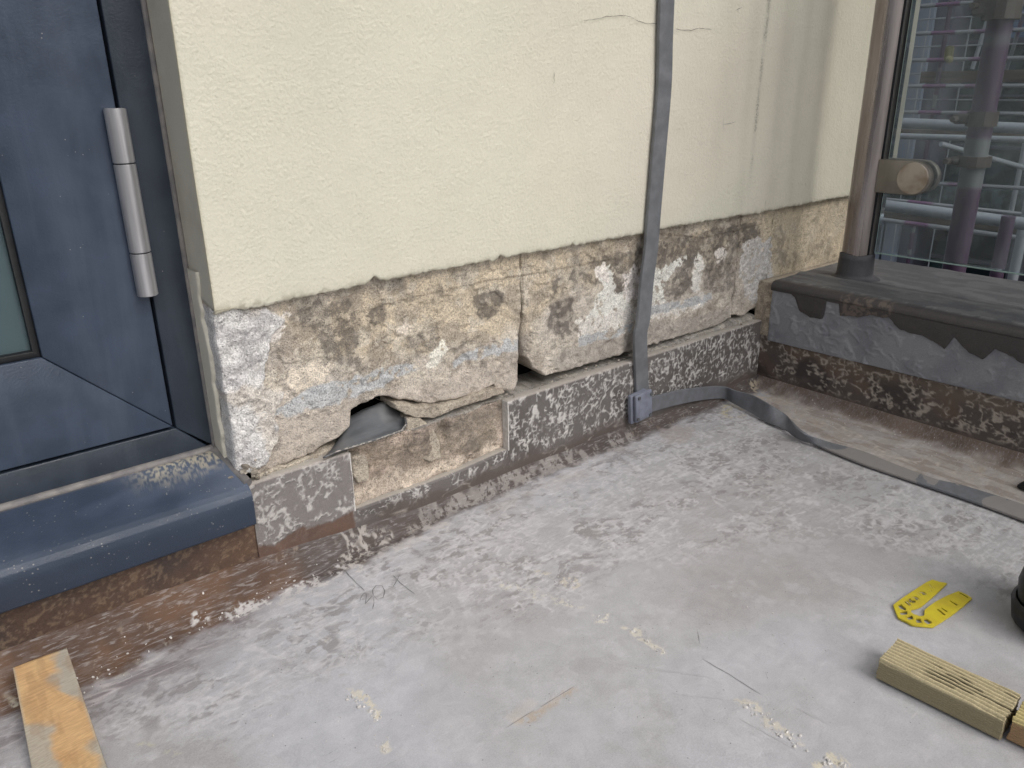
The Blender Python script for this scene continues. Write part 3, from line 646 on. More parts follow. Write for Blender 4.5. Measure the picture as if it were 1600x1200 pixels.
# ------------------------------------------------------------------ WALL UPSTAND (membrane)
up=empty('membrane_upstand',(-.4,0,0),'dark scratched waterproofing upstand along the foot of the cream wall, cut away in the middle','upstand')
xl_=-1.822*S; x550=at('y',0,551,760)[0]; x793=at('y',0,794,660)[0]
cutA=wallxz([(551,799),(600,781),(700,744),(792,704)],0.); cutA=np.array(cutA)
def up_color(x,z):
    left=1-ss(x550-.002,x550+.002,x)
    C=np.broadcast_to(c(106,101,99),x.shape+(3,)).copy()
    C=mixc(C,c(128,123,121),left*.85)
    C=mixc(C,c(86,80,77),ss(.45,.65,fbm(x,z,16,4,400))*.6*(1-left))
    s1=squig(x,z,120,.065,401,.43,30,(1.,.8)); s2=squig(x,z,200,.09,402,.43,45)
    C=mixc(C,c(208,204,201),np.clip(s1*1.3+s2*1.1,0,1)*(.9-.25*left)*ss(.018,.035,z+(fbm(x,z,40,3,403)-.5)*.02))
    lowm=ss(.032,.014,z+(fbm(x,z,25,4,404)-.5)*.03)
    C=mixc(C,c(90,80,75),lowm*.85)
    C=mixc(C,c(176,168,160),lowm*squig(x,z,60,.03,405,.5,30,(.5,2))*.6)
    # left piece: ragged lower boundary onto brown
    bl=blob(x,z,wallxz([(380,845),(430,850),(470,825),(520,815),(551,800),(560,900),(380,960)],0.),.002,.006,60,406)
    C=mixc(C,c(98,74,62)*(1+.5*(fbm(x,z,60,3,408)[...,None]-.5)),bl*.9)
    C=mixc(C,c(170,162,155),ss(Z_UP-.0025,Z_UP-.0005,z)*.8)
    return C
cols=np.concatenate([np.arange(xl_,x550-.0001,.0011),[x550,x550+.0002],np.arange(x550+.001,x793-.001,.0011),[x793-.0002,x793],np.arange(x793+.001,.002,.0011)])
ztop=np.where((cols>x550+.0001)&(cols<x793-.0001),np.interp(cols,cutA[:,0],cutA[:,1]),Z_UP+(fbm(cols,cols*0,40,3,410)-.5)*.0012)
vv=np.linspace(0,1,80); U,Vv=np.meshgrid(cols,vv,indexing='ij'); ZZ=.004+(ztop[:,None]-.004)*Vv
YY=-.0004+(fbm(U,ZZ,14,3,411)-.5)*.0022; YY=np.minimum(YY,.0008)+.0012*ss(ztop[:,None]-.0015,ztop[:,None],ZZ)
P=np.stack([U,YY,ZZ],-1); C=up_color(U,ZZ)
l=P[:,-1:].copy(); l[...,1]=.0042; l2=l.copy(); l2[...,1]=.010; cl=np.broadcast_to(c(176,170,162),l.shape)
inc=((cols>x550)&(cols<x793))[:,None]
l2[...,1]=np.where(inc,.011,.012)
gridmesh('facing',np.concatenate([P,l,l2],1),np.concatenate([C,cl,cl*.9],1),M_upst,up)
# cut end edges of the facing
for xx,z0,z1 in ((x550,cutA[0,1],Z_UP),(x793,cutA[-1,1],Z_UP)):
    box('cut_edge',xx-.0007,xx+.0007,-.0006,.0095,z0-.0005,z1-.0008,M_plas,up,0)

# ------------------------------------------------------------------ LEAD TRAY flap
tp=[(518,700),(545,672),(553,640),(590,626),(612,632),(632,652),(633,672),(618,680),(560,697)]
bm=bmesh.new()
# dished tongue of lead, sticking out from the cavity: grid between back edge (in cavity) and front edge
nu,nv=28,14; rows=[]
front=wallxz([(505,716),(530,706),(560,697),(590,688),(612,680),(628,674),(635,664),(633,654)],-.004)
backp=wallxz([(530,684),(540,655),(552,648),(566,640),(582,634),(596,628),(610,630),(630,645)],.03)
P=np.zeros((nu,nv,3))
def poly(pts,t):
    A=np.array(pts); d=np.r_[0,np.cumsum(np.hypot(*np.diff(A,axis=0).T))]; d/=d[-1]; return np.interp(t,d,A[:,0]),np.interp(t,d,A[:,1])
for i in range(nu):
    t=i/(nu-1); fx,fz=poly(front,t); bx_,bz=poly(backp,t)
    for j in range(nv):
        s_=j/(nv-1); P[i,j]=(fx+(bx_-fx)*s_,-.004*(1-.2*abs(2*t-1))+.034*s_,fz+(bz-fz)*s_-.0012*math.sin(math.pi*s_)+.0010*(1-min(1,s_*8)))
lead=gridmesh('lead_flap',P,None,M_lead,None)
bm=bmesh.new()
for i in range(2,nu-1): tube_bm(bm,P[i,0]+np.array([0,-.0006,.0004]),P[i+1,0]+np.array([0,-.0006,.0004]),.0009,8)
g=NG('pale_flap_rim',.5,.4); n=g.noise(300,3); g.color(g.mix(g.ramp(n,.4,.6),(.12,.12,.12),(.42,.40,.37))); bmobj('flap_rim',bm,g.m,lead,smooth=True)  # thin pale tube added along the flap's front edge
md=lead.modifiers.new('t','SOLIDIFY'); md.thickness=.0016; md.offset=-1
tag(lead,'bent dark grey sheet-metal flap poking out of the hole under the long block','flashing')

# ------------------------------------------------------------------ DOOR
XR=-1.847*S; XG=-1.915*S; ZG=.352*S; XGL=-2.118*S; ZGL=.549*S; ZF0=.284*S; XD0=-4.*S; ZT=2.1
door=empty('glazed_door',(-1.0,Y_DOOR,ZF0),'blue-grey aluminium glazed door with a pale cylindrical hinge','door')
fr=bmesh.new()
GW=.0016
# frame: right jamb and bottom rail, in one mitred piece each
yF=Y_DOOR
prism('jamb',[(XG+GW,ZG-GW),(XR+.004,ZF0-.0),(XR+.004,ZT),(XG+GW,ZT)],'y',yF,yF+.06,M_frame,door,.0012)
prism('bottom_rail',[(XD0,ZF0-.004),(XR+.003,ZF0-.004),(XG+GW,ZG-GW),(XD0,ZG-GW)],'y',yF,yF+.06,M_frame,door,.0012)
box('rebate',XD0,XG+GW+.004,yF+.010,yF+.05,ZG-GW-.004,ZG+.01,M_gap,door,0)
box('rebate',XG-.01,XG+GW+.004,yF+.0105,yF+.0505,ZG,ZT,M_gap,door,0)
leaf=prism('leaf',[(XG-GW,ZG+GW+.0003),(XG-GW,ZT),(XGL,ZT),(XGL,ZGL+.0004)],'y',yF-.0015,yF+.045,M_leaf,door,.001)
rail=prism('leaf_rail',[(XG-GW-.0004,ZG+GW),(XGL-.0003,ZGL),(XD0,ZGL),(XD0,ZG+GW)],'y',yF-.0015,yF+.045,M_leaf,door,.0008)
prism('gasket',[(XGL,ZGL),(XGL,ZT),(XGL-.0055,ZT),(XGL-.0055,ZGL+.0055),(XD0,ZGL+.0055),(XD0,ZGL)],'y',yF+.002,yF+.022,M_black,door,.0005)
g=NG('door_glass',.08,0,.7); n=g.noise(3,2); g.color(c(96,116,122)); g.b.inputs['Transmission Weight'].default_value=.4; g.b.inputs['Roughness'].default_value=.05; g.b.inputs['IOR'].default_value=1.3; M_dglass=g.m
box('glass',XD0,XGL-.004,yF+.010,yF+.014,ZGL+.004,ZT,M_dglass,door,0)
# pale spacer and inner blind behind the glass
g=NG('inner_trim',.6); n=g.noise(12,3); g.color(g.mix(g.ramp(n,.3,.7),c(150,172,172),c(176,190,186))); M_inner=g.m
box('spacer_bar',XGL-.022,XGL-.006,yF+.03,yF+.034,ZGL+.012,ZT,M_inner,door,.001)
g=NG('blind_cloth',.8); g.color(c(108,124,128)); M_blind=g.m
box('blind',XD0,XGL-.023,yF+.036,yF+.04,ZGL+.012,ZGL+.09,M_blind,door,.004)
g=NG('room_dark',.9); g.color(c(46,54,60)); M_room=g.m
box('blind_rear',XD0,XGL-.012,yF+.055,yF+.058,ZGL-.02,ZT,M_room,door,0)
# hinge
hz1=.972*S; hz0=.633*S; hx=-1.9235*S; hy=yF-.0065; hr=.0086
hin=bmesh.new(); box_bm(hin,hx-.004,hx+.004,hy,yF+.004,hz0+.004,hz1-.004,0); hb=bmobj('hinge',hin,M_frame,door)
brk=[hz0,hz0+(hz1-hz0)*.245,hz0+(hz1-hz0)*.72,hz1]
for i in range(3):
    bm=bmesh.new(); tube_bm(bm,(hx,hy,brk[i]+.0005),(hx,hy,brk[i+1]-.0005),hr,40)
    bmesh.ops.bevel(bm,geom=[e for e in bm.edges if abs(e.verts[0].co.z-e.verts[1].co.z)<1e-6],offset=.0006,segments=2,affect='EDGES')
    bmobj('hinge_barrel',bm,M_hinge,hb,smooth=True)
tube('hinge_pin',(hx,hy,hz0+.002),(hx,hy,hz1-.002),hr*.9,M_gap,hb)
# sill
prof=[(.125,.288),(.122,.284),(.10,.281),(.06,.270),(.0,.249),(-.015,.243),(-.026,.236),(-.0325,.226),(-.034,.214),(-.0335,.175),(-.032,.160),(-.028,.157),(-.02,.158),(.04,.158)]
pr=np.array(prof)*S
xe=-1.829*S
xs_=np.concatenate([np.linspace(XD0,-1.2,10),np.linspace(-1.19,xe,330)])
PP=np.zeros((len(xs_),len(pr)*6-5,3)); tt=np.linspace(0,len(pr)-1,len(pr)*6-5)
py_=np.interp(tt,range(len(pr)),pr[:,0]); pz_=np.interp(tt,range(len(pr)),pr[:,1])
PP[...,0]=xs_[:,None]; PP[...,1]=py_[None]; PP[...,2]=pz_[None]
PP[...,2]+=(fbm(PP[...,0],PP[...,1],10,3,420)-.5)*.0016
PP[...,1]+=(fbm(PP[...,0],PP[...,2],8,3,421)-.5)*.001
# the wall end covers the back right corner: clip it along the reveal
PP[...,0]=np.where(PP[...,1]>Y_MAS+.004,np.minimum(PP[...,0],X_ARR+.003),PP[...,0])
x,y,z=PP[...,0],PP[...,1],PP[...,2]
C=np.broadcast_to(c(50,62,80),x.shape+(3,)).copy()
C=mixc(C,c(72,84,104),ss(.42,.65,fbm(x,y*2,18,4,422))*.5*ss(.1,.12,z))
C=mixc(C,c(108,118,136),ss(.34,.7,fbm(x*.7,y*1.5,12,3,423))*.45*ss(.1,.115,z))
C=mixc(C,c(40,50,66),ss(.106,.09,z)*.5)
dn=ss(.58,.64,fbm(x,y,380,2,424)); wzx=at('z',.125,310,735)[0]
C=mixc(C,c(186,178,158),ss(-.05,.0,x-wzx+.02)*ss(.012,.045,y+(fbm(x,y,60,3,429)-.5)*.02)*ss(.42,.56,fbm(x,y,420,3,425))*.8)


C=mixc(C,c(128,120,112),ss(.0475,.052,y)*.85)
g=NG('painted_sill',.42,0,.5); ca=g.attr(); n=g.noise(26,5,.6); n2=g.noise(900,3,.6)
sp=g.math('MULTIPLY',g.ramp(g.voro(260),.10,.24,1,0),g.ramp(g.noise(60,5,.7),.52,.6)); g.color(g.mix(g.math('MULTIPLY',sp,.5),g.mix(1.,ca,g.ramp(n,.3,.7,.92,1.07),'MULTIPLY'),(.36,.35,.33)))
g.rough(g.ramp(n,.3,.7,.34,.56)); g.bump(g.math('ADD',n2,n),.0004); M_sill=g.m
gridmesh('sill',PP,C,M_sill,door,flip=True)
# end cap of the sill
bm=bmesh.new(); vs=[bm.verts.new((xe,p[0],p[1])) for p in pr[:]]; bm.faces.new(vs)
bmobj('sill_end',bm,M_frame,door)
# sealant fillet along the frame foot and down the corner
pts=[(x_,yF-.002,ZF0+.001) for x_ in np.linspace(XD0,XR,60)]
bm=bmesh.new()
tube_bm(bm,(XD0,yF+.000,ZF0-.001),(XR,yF+.000,ZF0-.001),.0045,10)
tube_bm(bm,(XR+.003,yF+.001,ZF0-.004),(XR+.003,yF+.001,1.2),.0028,10)
tube_bm(bm,(X_ARR-.004,yF-.002,ZF0-.004),(-1.826*S,-.004,.243*S),.0068,10,.0045)
bmobj('sealant',bm,M_seal,door,smooth=True)
# brown plinth under the sill
xs_=np.concatenate([np.linspace(XD0,-1.2,8),np.arange(-1.19,xl_+.002,.0016)]); zs_=np.linspace(.0,.162*S,60)
XX,ZZ=np.meshgrid(xs_,zs_,indexing='ij'); YY=.0005+(fbm(XX,ZZ,12,3,430)-.5)*.003
C=np.broadcast_to(c(78,61,52),XX.shape+(3,)).copy(); C=mixc(C,c(100,76,60),ss(.3,.75,fbm(XX,ZZ,22,5,431))*.7); C=mixc(C,c(62,52,50),ss(.5,.7,fbm(XX,ZZ,16,4,432))*.7)
C=mixc(C,c(160,144,128),squig(XX,ZZ,110,.02,433,.57,40)*.35); C=mixc(C,c(140,120,98),ss(.60,.68,fbm(XX,ZZ,320,2,434))*.35)
pl=gridmesh('plinth',np.stack([XX,YY,ZZ],-1),C,M_dark,door); pl['label']='brown stained plinth under the sill'

# ------------------------------------------------------------------ PARAPET
para=empty('parapet_wall',(.1,-.5,0),'low parapet with a black painted coping, a grey textured flashing strip and a scratched brown foot','parapet')
ysp=np.concatenate([np.arange(.012,-.62,-.0013),np.linspace(-.63,-4,60)])
# lower face
zs_=np.linspace(.003,.095,80); YY,ZZ=np.meshgrid(ysp,zs_,indexing='ij')
XX=.001+(fbm(YY,ZZ,14,3,440)-.5)*.002
C=np.broadcast_to(c(88,80,77),XX.shape+(3,)).copy(); C=mixc(C,c(104,86,74),ss(.45,.62,fbm(YY,ZZ,14,4,441))*.7)
C=mixc(C,c(52,48,48),ss(.5,.65,fbm(YY,ZZ,20,4,442))*.7)
top_=ss(.055,.075,ZZ+(fbm(YY,ZZ,20,3,443)-.5)*.02); C=mixc(C,c(112,98,86),top_*.6)
s1=squig(YY,ZZ,90,.07,444,.42,28,(.8,1.2)); s2=squig(YY,ZZ,150,.09,445,.46,40); 
C=mixc(C,c(178,168,158),np.clip(s1*1.2+s2*1.,0,1)*.85*ss(.016,.03,ZZ))
C=mixc(C,c(110,92,82),ss(.022,.008,ZZ+(fbm(YY,ZZ,30,3,446)-.5)*.02)*.8)
gridmesh('foot_membrane',np.stack([XX,YY,ZZ],-1),C,M_upst,para,flip=True)
# flashing strip: thin textured sheet
y_e=-.0345*S
zb0=.1715*S; zb1=.1808*S
yy=np.concatenate([[y_e],np.arange(y_e-.001,-.62,-.0015),np.linspace(-.63,-4,50)]); vv=np.linspace(0,1,70)
YY,Vv=np.meshgrid(yy,vv,indexing='ij'); zbo=np.interp(-YY,[0,.8247*S],[zb0,zb1]); ZZ=zbo+(.160-zbo)*Vv
wr=squig(YY,ZZ,60,.10,450,.40,25,(1,1.)); wr2=squig(YY,ZZ,110,.09,451,.45,40)
XX=-.0035-(wr*.0011+wr2*.0007)+(fbm(YY,ZZ,10,3,452)-.5)*.002
C=np.broadcast_to(c(136,138,144),XX.shape+(3,)).copy(); C=mixc(C,c(154,156,160),np.clip(wr+wr2,0,1)*.5); C=mixc(C,c(104,106,116),ss(.5,.7,fbm(YY,ZZ,16,4,453))*.5)
P=np.stack([XX,YY,ZZ],-1); lo=P[:,:1].copy(); lo[...,0]=.0012; P=np.concatenate([lo,P],1); C=np.concatenate([C[:,:1]*.6,C],1)
e=P[:1].copy(); e[...,0]=.0012; P=np.concatenate([e,P],0); C=np.concatenate([C[:1]*.6,C],0)
M_flash=vmat('grey_textured_sheet',.45,500,.08,.0005,0,120,0,.5)
gridmesh('flashing_strip',P,C,M_flash,para,flip=True)
# coping membrane: ragged lower edge, rounded nose, flat top
edge=parayz([(1206,437),(1221,452),(1242,464),(1249,482),(1266,497),(1287,496),(1293,462),(1311,460),(1313,492),(1340,494),(1360,492),(1390,497),(1409,516),(1430,520),(1450,527),(1476,546),(1491,526),(1500,534),(1514,550),(1536,563),(1555,546),(1575,556),(1600,567),(1640,590),(1700,585)],-.004)
E_=np.array(sorted(edge)); 
nose=[]
for t in np.linspace(0,1,12):
    an=R(90)*t; nose.append((-.0058+.011*(1-math.cos(an)),Z_COP-.011+.011*math.sin(an)))
topp=[(.02,Z_COP+.0002),(.03,Z_COP+.0003),(.06,Z_COP+.001),(.075,Z_COP+.0035),(.09,Z_COP+.001),(.13,Z_COP+.0005),(.20,Z_COP+.001),(.262,Z_COP+.001),(.275,Z_COP-.004),(.277,Z_COP-.12)]
ysc=np.concatenate([np.arange(y_e+.002,-.62,-.0013),np.linspace(-.63,-4,60)])
zlow=np.interp(ysc,E_[:,0],E_[:,1])+(fbm(ysc,ysc*0,90,4,460)-.5)*.006
zlow=np.minimum(zlow,Z_COP-.014)
nl=26; nn=np.array(nose); tpp=np.array(topp); 
tp_t=np.linspace(0,len(tpp)-1,90); tx=np.interp(tp_t,range(len(tpp)),tpp[:,0]); tz=np.interp(tp_t,range(len(tpp)),tpp[:,1])
P=np.zeros((len(ysc),nl+len(nn)+len(tx)+1,3)); P[...,1]=ysc[:,None]
lowv=np.linspace(0,1,nl)
P[:,0,0]=-.0034; P[:,0,2]=zlow
P[:,1:nl+1,0]=-.0056; P[:,1:nl+1,2]=zlow[:,None]+(Z_COP-.011-zlow[:,None])*lowv[None]
P[:,nl+1:nl+1+len(nn),0]=nn[:,0]; P[:,nl+1:nl+1+len(nn),2]=nn[:,1]
P[:,nl+1+len(nn):,0]=tx; P[:,nl+1+len(nn):,2]=tz
x,y,z=P[...,0].copy(),P[...,1],P[...,2].copy()
rel=ss(zlow[:,None],zlow[:,None]+.01,z)
P[...,0]+=(fbm(y,z,30,4,461)-.5)*.0018*rel-.0006*rel; P[...,2]+=(fbm(x,y,26,4,462)-.5)*.0022*ss(0,.02,x)
C=np.broadcast_to(c(74,74,77),x.shape+(3,)).copy()
tpm=ss(.004,.02,x); C=mixc(C,c(98,99,102),tpm*.7); C=mixc(C,c(120,120,120),tpm*ss(.48,.62,fbm(x*2,y*.6,50,4,463))*.5)
C=mixc(C,c(62,56,54),(1-tpm)*.6); C=mixc(C,c(112,100,92),(1-tpm)*blob(y,z,parayz([(1313,455),(1395,470),(1395,495),(1313,495)],-.005),.003,.006,90,464)*.7*ss(.42,.58,fbm(y,z,200,3,465)))
C=mixc(C,c(150,150,148),np.exp(-((x-.018)/.006)**2)*ss(.5,.62,fbm(x*3,y,90,3,466))*.5)
C=mixc(C,c(132,132,130),np.exp(-((x-.075)/.006)**2)*.5)
gridmesh('coping',P,C,M_dark,para,flip=True)
# --- foot at the wall: bits of mortar between wall end block and flashing
yy_=np.linspace(.013,y_e+.0004,40); zz_=np.linspace(.085,Z_COP-.004,120); YY,ZZ=np.meshgrid(yy_,zz_,indexing='ij'); XX=-.0015+(fbm(YY,ZZ,60,4,470)-.5)*.005
C=np.broadcast_to(c(184,172,154),XX.shape+(3,)).copy(); C=mixc(C,c(150,140,128),ss(.45,.6,fbm(YY,ZZ,90,4,471))*.7); P=np.stack([XX,YY,ZZ],-1); ex=[]
for dd in (.004,.012,.03,.08,.15,.27):
    l=P[:,-1:].copy(); l[...,0]=dd; l[...,2]+=(fbm(l[...,1]*0+dd,l[...,1],60,3,472)-.5)*.004-.001; ex.append(l)
P=np.concatenate([P]+ex,1); C=np.concatenate([C]+[C[:,-1:]]*6,1); gridmesh('corner_mortar',P,C,M_mason,para,flip=True,alpha=np.full(P.shape[:2],.25))
# core so that nothing shows through
bm=bmesh.new(); box_bm(bm,.006,.27,-4,y_e-.002,-.5,Z_COP-.006); o=bmobj('parapet_core',bm,M_room,para)

# ------------------------------------------------------------------ BALUSTRADE
pc_=at('z',Z_COP,1338,437); px_,py2=pc_[0]+.020-.0115,pc_[1]+.0085
bal=empty('glass_balustrade',(px_,py2,Z_COP),'frameless glass balustrade panel clamped to a brownish stainless steel post','balustrade')
pr_=.0225
bm=bmesh.new(); tube_bm(bm,(px_,py2,Z_COP+.001),(px_,py2,1.2),pr_,48); bmobj('post',bm,M_steel,bal,smooth=True)
# membrane dressed up round the post foot
n=48; rowsz=[(0.0,.016),(.003,.0062),(.008,.0040),(.030,.0030),(.0385,.0028),(.0395,.0010)]
P=np.array([[(px_+(pr_+r_)*math.cos(t),py2+(pr_+r_)*math.sin(t),Z_COP+z_+(.0014*math.sin(3*t) if z_>.03 else 0)) for (z_,r_) in rowsz] for t in np.linspace(0,2*math.pi,n)])
C=np.broadcast_to(c(70,70,74),P.shape).copy(); gridmesh('post_collar',P,C,M_dark,bal)
xg=px_+.004
ge=at('x',xg,1370,393); gl_y=ge[1]; gl_z=ge[2]
g=NG('balustrade_glass',.02); g.n.remove(g.b)
tr=g.n.new('ShaderNodeBsdfTransparent'); tr.inputs[0].default_value=(.90,.93,.94,1); gs=g.n.new('ShaderNodeBsdfGlossy'); gs.inputs['Roughness'].default_value=.03; gs.inputs[0].default_value=(.9,.95,1,1)
df=g.n.new('ShaderNodeBsdfDiffuse'); df.inputs[0].default_value=(.5,.55,.57,1)
lw=g.n.new('ShaderNodeLayerWeight'); lw.inputs[0].default_value=.18
mx=g.n.new('ShaderNodeMixShader'); g.L(lw.outputs['Fresnel'],mx.inputs[0]); g.L(tr.outputs[0],mx.inputs[1]); g.L(gs.outputs[0],mx.inputs[2])
mx2=g.n.new('ShaderNodeMixShader'); dn_=g.math('ADD',g.math('MULTIPLY',g.ramp(g.voro(260),.05,.12,1,0),g.ramp(g.noise(60,3),.5,.6,0,.5)),g.ramp(g.noise(14,6,.65,.8,g.map((1,1,.4))),.35,.75,.05,.2))
g.L(dn_,mx2.inputs[0]); g.L(mx.outputs[0],mx2.inputs[1]); g.L(df.outputs[0],mx2.inputs[2])
g.L(mx2.outputs[0],g.n['Material Output'].inputs[0]); M_glass=g.m
g=NG('glass_edge',.1,0,.8); g.color(c(150,176,172)); M_gedge=g.m
GT=.010
box('glass_panel',xg-GT/2,xg+GT/2,gl_y-1.6,gl_y,gl_z,1.15,M_glass,bal,0)
box('glass_rim',xg-GT/2+.001,xg+GT/2-.001,gl_y+.0002,gl_y+.0012,gl_z,1.15,M_gedge,bal,0)
box('glass_rim',xg-GT/2-.0005,xg+GT/2+.0005,gl_y-1.6,gl_y,gl_z-.0022,gl_z-.0002,M_gedge,bal,.0004)
# D clamp: two cheeks either side of the glass, with a round cover disc
cz=at('x',xg,1430,277)[2]; cy=at('x',xg-.012,1430,277)[1]
cl_=empty('clamp',(0,0,0),None,None); cl_.parent=bal; cl_.location=Vector((xg,cy,cz))-Vector(bal.location)
def dshape(r_,y_back,n=26):
    pts=[(cy+0+ -r_*math.sin(t),cz+r_*math.cos(t)) for t in np.linspace(0,math.pi,n)]
    return pts+[(y_back,cz-r_),(y_back,cz+r_)]
rD=.0235
ob=prism('cheek',dshape(rD,py2-pr_+.004),'x',xg-.017,xg-.0056,M_brass,None,.0015)
ob2=prism('cheek',dshape(rD,py2-pr_+.004),'x',xg+.0056,xg+.017,M_brass,None,.0015)
for o_ in (ob,ob2): o_.parent=cl_; o_.location=-(Vector(bal.location)+cl_.location)
bm=bmesh.new(); tube_bm(bm,(xg-.0205,cy,cz),(xg-.0165,cy,cz),rD*.93,40); bmesh.ops.bevel(bm,geom=list(bm.edges),offset=.0006,segments=1,affect='EDGES')
g=NG('disc_cover',.32,.7); v=g.n.new('ShaderNodeTexVoronoi'); v.inputs['Scale'].default_value=28; g.L(g.tc,v.inputs[0]); n=g.noise(22,3,.55,.2)
g.color(g.mix(g.ramp(n,.40,.60),c(178,170,162),c(140,128,116))); M_disc=g.m
o_=bmobj('cover_disc',bm,M_disc,None,smooth=True); o_.parent=cl_; o_.location=-(Vector(bal.location)+cl_.location)
g=NG('clear_gasket',.2,0,.6); g.color(c(150,170,160)); M_clear=g.m
# glazing gasket channel running down the post
box('glazing_channel',px_-.010,px_+.010,gl_y+.006,py2-pr_+.006,Z_COP+.004,1.2,M_gap,bal,.001)

# ------------------------------------------------------------------ TAPE
tape=empty('earthing_tape',(at('y',0,1000,636)[0],-.008,.03),'grey flat earthing tape running down the cream wall, then along the floor','tape')
def sweep(name,Lft,Rgt,th,nrm,mat,parent,sub=6):
    """solid flat strap between two edge polylines; nrm = unit outward vectors per station"""
    A=np.array(Lft);B=np.array(Rgt);N=np.array(nrm)
    # smooth with Catmull-Rom
    def cr(P):
        out=[]
        for i in range(len(P)-1):
            p0=P[max(i-1,0)];p1=P[i];p2=P[i+1];p3=P[min(i+2,len(P)-1)]
            for k in range(sub):
                t=k/sub; out.append(.5*((2*p1)+(-p0+p2)*t+(2*p0-5*p1+4*p2-p3)*t*t+(-p0+3*p1-3*p2+p3)*t**3))
        out.append(P[-1]); return np.array(out)
    A,B,N=cr(A),cr(B),cr(N); N/=np.linalg.norm(N,axis=1)[:,None]
    e=(B-A)/np.linalg.norm(B-A,axis=1)[:,None]; bv=min(.0006,th*.3)
    ring=[A+N*th*0,A+N*(th-bv),A+N*th+e*bv,B+N*th-e*bv,B+N*(th-bv),B+N*0,A+N*0]
    P=np.stack(ring,1); o=gridmesh(name,P,None,mat,parent,smooth=False); return o
stn=[(1031,1056,-30),(1029,1051,60),(1027,1049,137),(1018,1041,241),(1010,1032,344),(1008,1028,385),(1001,1021,440),(994,1017,500),(990,1012,522),(991,1012,560),(993,1013,600),(994,1014,625)]
yoff=[-.001,-.001,-.001,-.001,-.001,-.0012,-.0018,-.003,-.0035,-.0025,-.0015,-.0012]
Lf=[];Rg=[];Nn=[]
for (l_,r_,py),yo_ in zip(stn,yoff):
    cx=(l_+r_)/2; p=at('y',yo_-.003,cx,py); Lf.append((p[0]-.0125,yo_,p[2])); Rg.append((p[0]+.0125,yo_,p[2])); Nn.append((0,-1,0))
for k in range(12):
    Lf.insert(0,(Lf[0][0]+.0006,yoff[0],Lf[0][2]+.08));Rg.insert(0,(Rg[0][0]+.0006,yoff[0],Rg[0][2]+.08));Nn.insert(0,(0,-1,0))
sweep('strap',Lf,Rg,.0045,Nn,M_tape,tape)
# horizontal run: standing on edge against the upstand, then turning out across the floor and lying down
topE=[(1008,622),(1050,611),(1090,605),(1128,603),(1150,610),(1178,618),(1205,633),(1230,650),(1254,673),(1290,691),(1347,707),(1389,724),(1459,750),(1501,760),(1575,783),(1640,806),(1720,835)]
botE=[(1010,645),(1052,633),(1092,625),(1128,622),(1147,630),(1172,644),(1200,660),(1226,672),(1250,685),(1285,701),(1343,725),(1385,740),(1450,762),(1495,777),(1570,804),(1637,829),(1715,858)]
A=[];B=[];N=[]
for i,(t_,b_) in enumerate(zip(topE,botE)):
    z0=.004 if i<4 else .0035
    if i<4: pb=at('y',-.006-.004*(i==3),*b_); 
    else: pb=at('z',.0025 if i>4 else .0045,*b_)
    # choose the top edge on its ray, one tape width away
    d=ray(*t_); tt_=np.linspace(.3,3,40000); Q=CAM+d[None]*tt_[:,None]; dd=np.abs(np.linalg.norm(Q-pb,axis=1)-.024); dd=dd+np.where(Q[:,2]<.004,1,0)
    k=np.argmin(dd); pt=Q[k]
    if i<=4: pt=np.array(at('y',pb[1],*t_))
    if i>=9: pt=np.array(at('z',.006,*t_)); 
    B.append(pb);A.append(pt)
A=np.array(A);B=np.array(B)
T=np.gradient(B,axis=0); T/=np.linalg.norm(T,axis=1)[:,None]
for i in range(len(A)):
    e=A[i]-B[i]; e/=np.linalg.norm(e); n_=np.cross(T[i],e); n_/=np.linalg.norm(n_)
    if np.dot(n_,CAM-B[i])<0: n_=-n_
    N.append(n_)
g=NG('tape_with_overpaint',.5,0,.4); n=g.noise(22,4,.6,1.); n2=g.noise(90,4)
sepx=g.n.new('ShaderNodeSeparateXYZ'); g.L(g.tc,sepx.inputs[0])
my=g.math('ADD',g.math('MULTIPLY',sepx.outputs[1],-1.),g.math('MULTIPLY',g.math('SUBTRACT',n,.5),.22))
m1=g.ramp(my,.20,.22); m2=g.ramp(my,.345,.355,1,0); m3=g.ramp(my,.415,.42)
mk=g.math('MAXIMUM',g.math('MULTIPLY',m1,m2),m3)
g.color(g.mix(g.math('MULTIPLY',mk,.6),g.mix(g.ramp(n2,.3,.7),c(104,106,110),c(116,118,124)),c(156,150,145))); M_tape2=g.m
sweep('floor_strap',A,B,.003,N,M_tape2,tape,14)
# clamp box
ck=empty('clamp',(0,0,0),None,None); ck.parent=tape; cpos=at('y',-.010,998,633); ck.location=Vector(cpos)-Vector(tape.location)
def addck(o_,f=ck): o_.parent=f; o_.location=-(Vector(tape.location)+ck.location)
cx0,cz0=cpos[0],cpos[2]
def cbox(nm,x0,x1,y0,y1,z0,z1,m_,bv):
    bm=bmesh.new(); box_bm(bm,x0,x1,y0,y1,z0,z1,bv,3); rot=Matrix.Rotation(R(-5),4,'Y')
    for v in bm.verts: v.co=Vector(cpos)+rot@(v.co-Vector(cpos))
    o_=bmobj(nm,bm,m_,None,smooth=True); addck(o_)
cbox('back_plate',cx0-.0175,cx0+.0155,-.0125,-.005,cz0-.023,cz0+.0195,M_zinc,.002)
cbox('front_plate',cx0-.0145,cx0+.0185,-.019,-.0132,cz0-.020,cz0+.0205,M_zinc,.0022)
for sx in(-1,1):
    for sz in (-1,1):
        bm=bmesh.new(); p=Vector((cx0+.002+sx*.0125,0,cz0+sz*.0155)); tube_bm(bm,(p.x,-.0190,p.z),(p.x,-.0208,p.z),.0024,12); o_=bmobj('screw',bm,M_lead,None); addck(o_)

